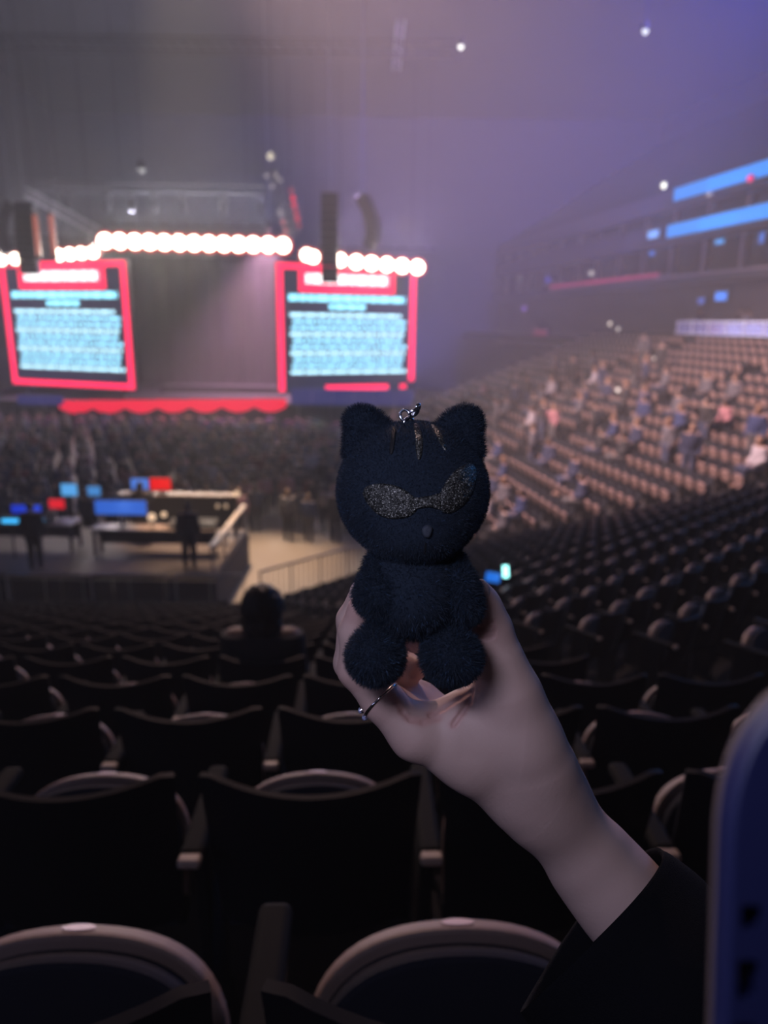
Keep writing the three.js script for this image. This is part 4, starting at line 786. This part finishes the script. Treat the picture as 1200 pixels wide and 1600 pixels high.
function fur(parent, count, len, wid, comb, lean, skip) {
  const g = parent.geometry, p = g.attributes.position, n = g.attributes.normal, ix = g.index.array, acc = [], A = V(), B = V(), C = V(); let s = 0;
  for (let i = 0; i < ix.length; i += 3) { A.fromBufferAttribute(p, ix[i]); B.fromBufferAttribute(p, ix[i + 1]); C.fromBufferAttribute(p, ix[i + 2]); s += B.clone().sub(A).cross(C.clone().sub(A)).length(); acc.push(s); }
  const im = new THREE.InstancedMesh(blade, furM, count), o = new THREE.Object3D(), N = V(), up = V(0, 1, 0), q2 = new THREE.Quaternion(); let k = 0;
  for (let i = 0; i < count; i++) {
    const r = rnd() * s; let lo = 0, hi = acc.length - 1; while (lo < hi) { const m = (lo + hi) >> 1; if (acc[m] < r) lo = m + 1; else hi = m; }
    let u = rnd(), v = rnd(); if (u + v > 1) { u = 1 - u; v = 1 - v; } const a = ix[lo * 3], b = ix[lo * 3 + 1], c = ix[lo * 3 + 2];
    A.fromBufferAttribute(p, a); B.fromBufferAttribute(p, b).sub(A); C.fromBufferAttribute(p, c).sub(A); o.position.copy(A).addScaledVector(B, u).addScaledVector(C, v);
    if (skip && skip(o.position)) continue;
    N.fromBufferAttribute(n, a); N.add(V(rr(-lean, lean), rr(-lean, lean) - comb, rr(-lean, lean))).normalize();
    o.quaternion.setFromUnitVectors(up, N).multiply(q2.setFromAxisAngle(up, rnd() * 6.283)); o.scale.set(wid * rr(0.7, 1.2), len * rr(0.55, 1.15), len); o.updateMatrix(); im.setMatrixAt(k++, o.matrix);
  }
  for (let i = 0; i < k; i++) { const b = rnd() < 0.07 ? rr(2.5, 6) : rr(0.6, 1.25); im.setColorAt(i, new THREE.Color().setRGB(b, b, b)); }  // a few fibres coloured paler to imitate speckled highlights
  im.count = k; im.name = 'fur'; im.userData = { kind: 'stuff' }; shade(im); parent.add(im); return im;
}
const plush = heldThing('plush_cat', 'small black plush cat keychain with glittery eye mask held in the hand', 'plush toy', PC(645, 1068, 0));
const bnd = (x0, y0, x1, y1, z0, z1) => [[...PC(x0, y1, z0)], [...PC(x1, y0, z1)]];
const cell = 0.0011;
const FM = (f, b, c = cell) => fieldMesh(f, b[0], b[1], c);
const head = put(plush, 'head', FM(headF, bnd(515, 640, 775, 895, -0.045, 0.05)), plushM);
const b0 = plush.userData.base_, local = (g) => g.translate(-b0[0], -b0[1], -b0[2]);
const ears = [-1, 1].map((s) => obj('ear', local(FM(earF(s), s < 0 ? bnd(520, 615, 640, 745, -0.03, 0.03) : bnd(650, 615, 775, 745, -0.03, 0.03))), plushM, head));
const torso = put(plush, 'torso', FM(torsoF, bnd(555, 830, 735, 1000, -0.035, 0.035)), plushM);
const parms = [-1, 1].map((s) => put(plush, 'arm', FM(armF(s), s < 0 ? bnd(535, 840, 650, 985, -0.02, 0.035) : bnd(665, 840, 770, 1000, -0.02, 0.035)), plushM));
const plegs = [-1, 1].map((s) => put(plush, 'leg', FM(legF(s), s < 0 ? bnd(530, 930, 645, 1085, -0.015, 0.045) : bnd(640, 930, 765, 1085, -0.015, 0.045)), plushM));
// raised patches that follow the face
const frontZ = (x, y) => { let z = -PD + 0.06; for (let i = 0; i < 80; i++) { const d = headF(x, y, z); if (d < 0.00005) break; z -= Math.max(d * 0.7, 0.0001); } return Math.max(z, -PD - 0.004); };
function facePatch(poly, th, rings = 10, seg = 64) {     // poly: px outline, star-shaped about its middle
  const c = [0, 0]; poly.forEach(([x, y]) => { c[0] += x / poly.length; c[1] += y / poly.length; });
  const cv = new THREE.CatmullRomCurve3(poly.map(([x, y]) => V(x, y, 0)), true, 'catmullrom', 0.5).getSpacedPoints(seg), pos = [], uv = [], ind = [];
  for (let r = 0; r <= rings + 1; r++) for (let i = 0; i < seg; i++) {
    const f = Math.min(1, r / rings), P = PC(c[0] + (cv[i].x - c[0]) * f, c[1] + (cv[i].y - c[1]) * f), z = frontZ(P[0], P[1]) + (r > rings ? -0.0012 : th * (1 - 0.75 * Math.pow(f, 6)));
    pos.push(P[0], P[1], z); uv.push(P[0] * 100, P[1] * 100);
  }
  for (let r = 0; r <= rings; r++) for (let i = 0; i < seg; i++) { const a = r * seg + i, b = r * seg + (i + 1) % seg, d = a + seg, e = b + seg; ind.push(a, e, b, a, d, e); }
  const g = new THREE.BufferGeometry(); g.setAttribute('position', new THREE.Float32BufferAttribute(pos, 3)); g.setAttribute('uv', new THREE.Float32BufferAttribute(uv, 2)); g.setIndex(ind);
  g.computeVertexNormals(); let s = 0; const n = g.attributes.normal; for (let i = 0; i < seg; i++) s += n.getZ(seg * 3 + i); if (s < 0) { const ix = g.index.array; for (let i = 0; i < ix.length; i += 3) { const t = ix[i]; ix[i] = ix[i + 1]; ix[i + 1] = t; } g.computeVertexNormals(); }
  return local(g);
}
const Z5 = (l) => l.map(([x, y]) => [480 + x / 3.529, 600 + y / 3.529]);
// glitter: tiny flakes of many greys, each facing its own way
const flakes = (() => {
  const n = 512, col = new Uint8Array(n * n * 4), nor = new Uint8Array(n * n * 4);
  for (let y = 0; y < n; y += 2) for (let x = 0; x < n; x += 2) {
    const v = rnd(), a = rnd() * 6.283, t = Math.pow(rnd(), 0.8) * 0.9, c = v > 0.95 ? 185 + 60 * rnd() : v > 0.78 ? 75 + 50 * rnd() : 20 + 34 * rnd(), nx = Math.cos(a) * t, ny = Math.sin(a) * t, nz = Math.sqrt(Math.max(0.05, 1 - nx * nx - ny * ny));
    for (const [dx, dy] of [[0, 0], [1, 0], [0, 1], [1, 1]]) { const k = ((y + dy) * n + x + dx) * 4; col.set([c, c * 1.0, c * 0.96, 255], k); nor.set([127 + 127 * nx, 127 + 127 * ny, 127 + 127 * nz, 255], k); }
  }
  const T = (d, s) => { const t = new THREE.DataTexture(d, n, n); t.wrapS = t.wrapT = THREE.RepeatWrapping; t.magFilter = THREE.LinearFilter; if (s) t.colorSpace = THREE.SRGBColorSpace; t.needsUpdate = true; return t; };
  return { c: T(col, true), n: T(nor, false) };
})();
for (const t of [flakes.c, flakes.n]) t.repeat.set(0.14, 0.14);
const glitter = mat([1, 1, 1], 0.4, { metal: 0.12, map: flakes.c, normalMap: flakes.n, normalScale: new THREE.Vector2(0.8, 0.8) });
const lensL = Z5([[315, 605], [335, 575], [400, 562], [470, 570], [535, 600], [585, 645], [592, 685], [570, 717], [520, 738], [450, 740], [390, 717], [345, 672], [322, 635]]);
const lensR = Z5([[698, 650], [720, 580], [770, 510], [830, 465], [880, 453], [903, 475], [905, 530], [885, 600], [845, 660], [790, 702], [740, 714], [706, 692]]);
const bridge = Z5([[560, 640], [600, 632], [650, 625], [712, 612], [728, 650], [712, 692], [650, 684], [600, 690], [565, 694]]);
const obj2 = (n, g, m) => obj(n, g, m, head);
obj2('eye_mask', [facePatch(lensL, 0.0016), facePatch(lensR, 0.0016), facePatch(bridge, 0.0013, 6, 40)], glitter);
obj2('forehead_stripe', facePatch(Z5([[468, 250], [484, 262], [482, 330], [470, 400], [455, 412], [452, 380], [460, 310]]), 0.0010, 6, 40), mat([0.006, 0.006, 0.008], 0.7));
obj2('forehead_stripe', facePatch(Z5([[580, 240], [604, 238], [622, 300], [624, 360], [612, 430], [596, 442], [586, 400], [584, 320]]), 0.0011, 6, 40), glitter);
obj2('forehead_stripe', facePatch(Z5([[676, 228], [694, 226], [722, 290], [742, 350], [746, 386], [732, 384], [708, 340], [686, 280]]), 0.0011, 6, 40), glitter);
obj2('nose', facePatch(Z5([[616, 785], [640, 770], [668, 785], [664, 815], [650, 838], [626, 832], [614, 808]]), 0.0022, 8, 40), mat([0.035, 0.042, 0.06], 0.8));
obj2('mouth', facePatch(Z5([[628, 860], [636, 860], [637, 900], [633, 935], [626, 935], [627, 895]]), 0.0003, 4, 24), mat([0.003, 0.003, 0.004], 0.8));
{
  const links = [], tor = (x, y, dz, r, t, rx, ry) => { const g = new THREE.TorusGeometry(r * PM, t * PM, 10, 28); g.rotateX(rx).rotateY(ry); const p = PC(x, y, dz); return local(g.translate(...p)); };
  const chrome = mat([0.62, 0.63, 0.70], 0.18, { metal: 1 });
  const loop = obj2('keychain_loop', tor(638, 664, 0.006, 9, 2.2, 0.2, 0.6), chrome);
  obj('link', tor(632, 651, 0.006, 8, 2.3, 0.1, -0.5), chrome, plush); obj('link', tor(646, 648, 0.007, 7.5, 2.4, 0.9, 0.9), chrome, plush);
  const a = V(...PC(644, 653, 0.008)), b = V(...PC(653, 638, 0.008)); obj('clasp', local(merge([bar(a, b, 2.8 * PM, 12), sp(3.2 * PM, b.x, b.y, b.z)])), chrome, plush);
  obj('link', tor(652, 640, 0.008, 5, 1.9, 0.3, 1.0), chrome, plush);
}
const inMask = (p) => { const x = p.x + b0[0], y = p.y + b0[1], z = p.z + b0[2]; if (z < -PD + 0.01) return false; const u = x / PM + 600, v = 800 - y / PM; const inside = (poly) => { let c = false; for (let i = 0, j = poly.length - 1; i < poly.length; j = i++) { const [xi, yi] = poly[i], [xj, yj] = poly[j]; if ((yi > v) !== (yj > v) && u < (xj - xi) * (v - yi) / (yj - yi) + xi) c = !c; } return c; }; return inside(lensL) || inside(lensR) || inside(bridge) || (Math.abs(u - 651) < 6 && v > 666 && v < 726) || (u > 670 && u < 694 && v > 664 && v < 712 && Math.abs(u - 672 - (v - 664) * 0.4) < 6); };
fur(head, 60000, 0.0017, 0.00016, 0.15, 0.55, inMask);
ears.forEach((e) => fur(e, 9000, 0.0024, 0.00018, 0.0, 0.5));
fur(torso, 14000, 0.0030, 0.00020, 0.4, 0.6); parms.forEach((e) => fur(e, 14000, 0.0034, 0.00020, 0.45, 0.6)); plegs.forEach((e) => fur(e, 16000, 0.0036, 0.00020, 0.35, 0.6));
// — hand and forearm: one surface from the fingers to the elbow
const HD = 0.385, HM = HD / FPX, J = (x, y, mm) => { const d = HD + mm / 1000; return H(x, y, d); };
const bones = [];   // [a, b, ra, rb] in px radii
const chain = (...p) => { const o = []; for (let i = 0; i + 1 < p.length; i++) o.push([J(p[i][0], p[i][1], p[i][2]), J(p[i + 1][0], p[i + 1][1], p[i + 1][2]), p[i][3] * HM, p[i + 1][3] * HM]); return o; };
const fingers = [
  chain([648, 1148, 6, 38], [598, 1095, 5, 32], [556, 1046, 4, 27.5], [554, 988, 0, 23.5], [562, 950, -5, 19]),
  chain([628, 1120, 27, 35], [548, 1036, 29, 27], [549, 968, 22, 23], [564, 926, 14, 18]),
  chain([640, 1104, 46, 33], [572, 1018, 48, 26], [610, 978, 44, 23], [648, 1002, 33, 20]),
  chain([656, 1092, 62, 29], [598, 1056, 62, 24], [626, 1032, 56, 22], [652, 1044, 44, 19]),
];
const thumb = chain([796, 1078, 2, 41], [780, 1030, 0, 34], [764, 982, -2, 31.5], [752, 945, -5, 25], [745, 922, -8, 18]);
const palm = [
  ...chain([650, 1146, 8, 38], [735, 1186, 12, 44], [838, 1240, 20, 62]), ...chain([632, 1122, 27, 34], [838, 1232, 30, 58]), ...chain([644, 1106, 46, 33], [840, 1232, 40, 54]), ...chain([660, 1096, 60, 29], [845, 1236, 48, 46]),
  ...chain([668, 1134, 12, 26], [735, 1112, 10, 30], [790, 1112, 8, 46]), ...chain([720, 1150, 10, 40], [810, 1160, 8, 60]), ...chain([838, 1192, 10, 56], [796, 1080, 2, 40]),
];
const fore = chain([838, 1238, 22, 62], [930, 1354, 28, 62], [985, 1420, 22, 66], [1150, 1625, -5, 84]);
function skinRaw(x, y, z) {
  let p = 1e9; for (const b of palm) p = smin(p, capsule(x, y, z, ...b), 0.014);
  let f = 1e9; for (const b of fore) f = smin(f, capsule(x, y, z, ...b), 0.02);
  let d = smin(p, f, 0.022), t = 1e9; for (const b of thumb) t = smin(t, capsule(x, y, z, ...b), 0.008);
  d = smin(d, t, 0.011);
  for (const fg of fingers) { let q = 1e9; for (const b of fg) q = smin(q, capsule(x, y, z, ...b), 0.004); d = smin(d, q, 0.007); }
  return d;
}
// creases cut into that surface: each a line followed on the skin as seen from the front
const onSkin = (px, py) => { let d = 0.33; for (let i = 0; i < 80; i++) { const P = H(px, py, d), s = skinRaw(...P); if (s < 0.0002) return P; d += Math.max(s * 0.8, 0.0003); if (d > 0.5) return null; } return H(px, py, d); };
const grooves = [];
for (const [r, pts] of [[0.0011, [[737, 1082], [733, 1096], [722, 1112], [708, 1132]]], [0.0010, [[735, 1080], [716, 1092], [694, 1106], [672, 1118]]], [0.0008, [[628, 1112], [640, 1124], [660, 1128], [684, 1122]]], [0.0006, [[612, 1088], [622, 1100], [630, 1112]]],
  [0.0009, [[746, 981], [757, 984], [770, 980]]], [0.0009, [[747, 989], [759, 991], [773, 987]]], [0.0008, [[749, 998], [760, 998], [772, 994]]], [0.0007, [[752, 973], [762, 976], [770, 973]]]]) {
  const P = pts.map(([x, y]) => onSkin(x, y)).filter(Boolean); for (let i = 0; i + 1 < P.length; i++) grooves.push([P[i], P[i + 1], r, r]);
}
const skinF = (x, y, z) => { let d = skinRaw(x, y, z); if (d < 0.004 && d > -0.006) { for (const g of grooves) { const c = capsule(x, y, z, ...g); if (c < 0.003) d = smax(d, -c, 0.0016); } d += 0.00003 * Math.sin(x * 1900 + 2 * Math.sin(y * 900)) * Math.sin(y * 1700 + z * 1500); } return d; };
const handT = heldThing('person', 'arm in a black sleeve holding up the plush cat, ring on index finger', 'person', H(985, 1420, 0.415));
const skinG = fieldMesh(skinF, [...H(505, 1640, 0.385).slice(0, 2), -0.475], [H(1260, 885, 0.385)[0], H(1260, 885, 0.385)[1], -0.345], 0.00125);
{ // skin colour: a little redder at finger joints, tips and folds, fine mottling
  const p = skinG.attributes.position, col = new Float32Array(p.count * 3), red = [[598, 1095, 5], [556, 1046, 4], [562, 950, -5], [764, 982, -2], [745, 922, -8], [796, 1078, 2], [640, 1150, 8], [606, 972, 44], [646, 990, 33], [650, 1024, 48], [735, 1085, 8]].map((a) => J(...a));
  for (let i = 0; i < p.count; i++) {
    const x = p.getX(i), y = p.getY(i), z = p.getZ(i); let r = 0; for (const q of red) r = Math.max(r, Math.exp(-((x - q[0]) ** 2 + (y - q[1]) ** 2 + (z - q[2]) ** 2) / 0.00013)); for (const g of grooves) { const c = capsule(x, y, z, ...g); r = Math.max(r, 0.9 * Math.exp(-((c / 0.0022) ** 2))); }
    const m = 0.04 * Math.sin(x * 260 + 3 * Math.sin(y * 170)) * Math.sin(y * 230 + z * 190 + 2 * Math.sin(x * 120)); r = r * 0.75 + m;
    col[i * 3] = 0.59 - 0.05 * r; col[i * 3 + 1] = 0.405 - 0.12 * r; col[i * 3 + 2] = 0.355 - 0.10 * r;
  }
  skinG.setAttribute('color', new THREE.BufferAttribute(col, 3));
}
const skinTex = noiseTex(256, [[48, 1], [96, 1]], [0.3, 0.3, 0.3], [1, 1, 1], 17, false); skinTex.repeat.set(18, 18);
const skinM = mat([1, 1, 1], 0.56, { vertexColors: true, bumpMap: skinTex, bumpScale: 0.00007, sheen: 0.15 });
const hand = put(handT, 'body', skinG, skinM);
// nails
const nailM = mat([0.62, 0.46, 0.44], 0.22, { clearcoat: 0.4 });
for (const [a, x, y, dirx, diry, w, h] of [[[745, 922, -8], 758, 924, -0.28, 0.96, 11, 19], [[564, 926, 14], 549, 921, 0.25, 0.97, 11, 16], [[648, 1002, 33], 646, 1012, 0.3, -0.95, 10, 13]]) {
  const c = V(...J(...a)); let dv = V(...J(x, y, a[2] - 7)).sub(c).normalize(); let p = c.clone(); for (let i = 0; i < 60 && skinRaw(p.x, p.y, p.z) < 0.0002; i++) p.addScaledVector(dv, 0.0004);
  const up = V(dirx, diry, 0).addScaledVector(dv, -V(dirx, diry, 0).dot(dv)).normalize(), sd = up.clone().cross(dv), m = new THREE.Matrix4().makeBasis(sd, up, dv).setPosition(p.addScaledVector(dv, -0.0016)), b = handT.userData.base_;
  const g = new THREE.SphereGeometry(1, 20, 12).scale(w * HM, h * HM, 0.0024).applyMatrix4(m); obj('nail', g.translate(-b[0], -b[1], -b[2]), nailM, hand);
}
// — ring on the index finger
{
  const c = J(594, 1091, 5), a = V(...J(648, 1148, 6)).sub(V(...J(556, 1046, 4))).normalize(), r = 33.5 * HM;
  const ringT = heldThing('ring', 'thin silver ring with two small stones on the index finger', 'ring', c), N = a.clone().add(V(0.05, -0.05, 0.35)).normalize(), q = new THREE.Quaternion().setFromUnitVectors(V(0, 0, 1), N), silver = mat([0.72, 0.66, 0.66], 0.16, { metal: 1 });
  const pts = []; for (let i = 0; i <= 40; i++) { const t = R(232) + R(348) * i / 40; pts.push(V(Math.cos(t) * r, Math.sin(t) * r, (i / 40 - 0.5) * 0.004).applyQuaternion(q)); }
  obj('band', new THREE.TubeGeometry(new THREE.CatmullRomCurve3(pts), 80, 0.00095, 10), silver, ringT);
  const gem = mat([0.55, 0.6, 0.95], 0.05, { metal: 0.5, clearcoat: 1 });
  for (const p of [pts[0], pts[40]]) {
    const d = p.clone().normalize().multiplyScalar(0.0006).add(p); const s = obj('setting', new THREE.CylinderGeometry(0.0017, 0.0012, 0.0014, 10).applyQuaternion(new THREE.Quaternion().setFromUnitVectors(V(0, 1, 0), p.clone().normalize())).translate(d.x, d.y, d.z), silver, ringT);
    const e = p.clone().normalize().multiplyScalar(0.0016).add(p); obj('stone', new THREE.IcosahedronGeometry(0.0019, 0).translate(e.x, e.y, e.z), gem, s);
  }
}
// — sleeve
{
  const c0 = V(...H(922, 1450, 0.404)), dir = V(0.70, -0.62, 0.36).normalize(), side = V(-dir.y, dir.x, 0).normalize().negate(), dep = dir.clone().cross(side), nS = 64, L = 0.30;
  const prof = []; for (const s of [0.035, 0.012, 0.001]) prof.push([s, -0.0035]); for (const s of [-0.0005, 0.001]) prof.push([s, -0.0005]); for (let i = 0; i <= 46; i++) prof.push([0.003 + L * Math.pow(i / 46, 1.15), 0]);
  const pos = [], uv = [], ind = []; prof.forEach(([s, dr], j) => {
    for (let i = 0; i < nS; i++) {
      const t = i / nS * 2 * Math.PI, fold = 0.0022 * Math.sin(t * 3 + s * 22) * Math.min(1, s / 0.03) + 0.0030 * Math.sin(s * 85 + 2.2 * Math.sin(t)) * Math.min(1, s / 0.05), w = 0.061 + s * 0.10 + dr + fold, h = 0.040 + s * 0.10 + dr + fold, edge = s < 0.004 && j > 1 ? 0.0025 * Math.sin(t * 2 + 0.7) : 0;
      const P = c0.clone().addScaledVector(dir, s + edge).addScaledVector(side, Math.cos(t) * w).addScaledVector(dep, Math.sin(t) * h); pos.push(P.x, P.y, P.z); uv.push(t * 0.05, s);
    }
  });
  for (let j = 0; j + 1 < prof.length; j++) for (let i = 0; i < nS; i++) { const a = j * nS + i, b = j * nS + (i + 1) % nS; ind.push(a, b, b + nS, a, b + nS, a + nS); }
  const g = new THREE.BufferGeometry(); g.setAttribute('position', new THREE.Float32BufferAttribute(pos, 3)); g.setAttribute('uv', new THREE.Float32BufferAttribute(uv, 2)); g.setIndex(ind); g.computeVertexNormals();
  const wool = noiseTex(256, [[64, 1], [128, 1]], [0.2, 0.2, 0.2], [1, 1, 1], 23, false); wool.repeat.set(40, 40);
  const m = mat([0.0045, 0.0045, 0.0065], 0.95, { bumpMap: wool, bumpScale: 0.0005, specularIntensity: 0.25 }); m.side = THREE.DoubleSide;
  put(handT, 'sleeve', g, m);
}
// — the invented phone beside the camera, added to light the hand
{
  const t = thing('phone', 'added unseen phone beside the camera, put there to light the hand', 'phone', addedPhone.pos); t.lookAt(...addedPhone.to); t.translateZ(-0.008);
  obj('case', rb(0.164, 0.08, 0.009, 0.004, 0, 0, -0.002), M.black, t); obj('screen', bx(0.15, 0.07, 0.001, 0, 0, 0.003), glow([0.6, 0.7, 1], 0.9), t);
}
// — dark blue rounded panel close to the lens
{
  const D = 0.13, u = D / FPX, t = heldThing('rounded_panel', 'blurred dark blue panel with rounded corner and two small slots', 'panel', H(1150, 1800, D));
  const P = (x, y) => [(x - 1150) * u, (1800 - y) * u];
  const outline = (o) => { const s = new THREE.Shape(), go = (f, ...a) => s[f](...a.map(([x, y]) => P(x, y)).flat()); go('moveTo', [1112 + o, 2300]); go('lineTo', [1142 + o, 1330]); go('bezierCurveTo', [1146 + o, 1180 + o], [1200 + o, 1082 + o], [1330 + o, 1046 + o]); go('lineTo', [1900, 1028 + o]); go('lineTo', [1900, 2300]); s.closePath(); return s; };
  const ext = (s, d, b) => new THREE.ExtrudeGeometry(s, { depth: d, bevelEnabled: b > 0, bevelSize: b, bevelThickness: b, bevelSegments: 3, curveSegments: 20 });
  const s = outline(8), hole = (x0, y0, x1, y1) => { const h = new THREE.Path(); h.moveTo(...P(x0, y0)); h.lineTo(...P(x1, y0)); h.lineTo(...P(x1, y1)); h.lineTo(...P(x0, y1)); h.closePath(); s.holes.push(h); };
  hole(1158, 1414, 1188, 1450); hole(1152, 1500, 1184, 1560); hole(1146, 1600, 1180, 1650);
  obj('frame', ext(s, 0.004, 0.001).translate(0, 0, -0.005), mat([0.010, 0.013, 0.062], 0.5), t);
  obj('lit_edge_band', ext(outline(4), 0.0008, 0.0005).translate(0, 0, -0.0070), mat([0.11, 0.075, 0.068], 0.6), t);  // tan colour stands in for warm flood light on the rim
  obj('inset', ext(outline(82), 0.0012, 0).translate(0, 0, 0.0002), mat([0.008, 0.008, 0.03], 0.6), t);
}
for (const t of scene.children) if (t.userData && t.userData.base_) delete t.userData.base_;
renderer.render(scene, camera);
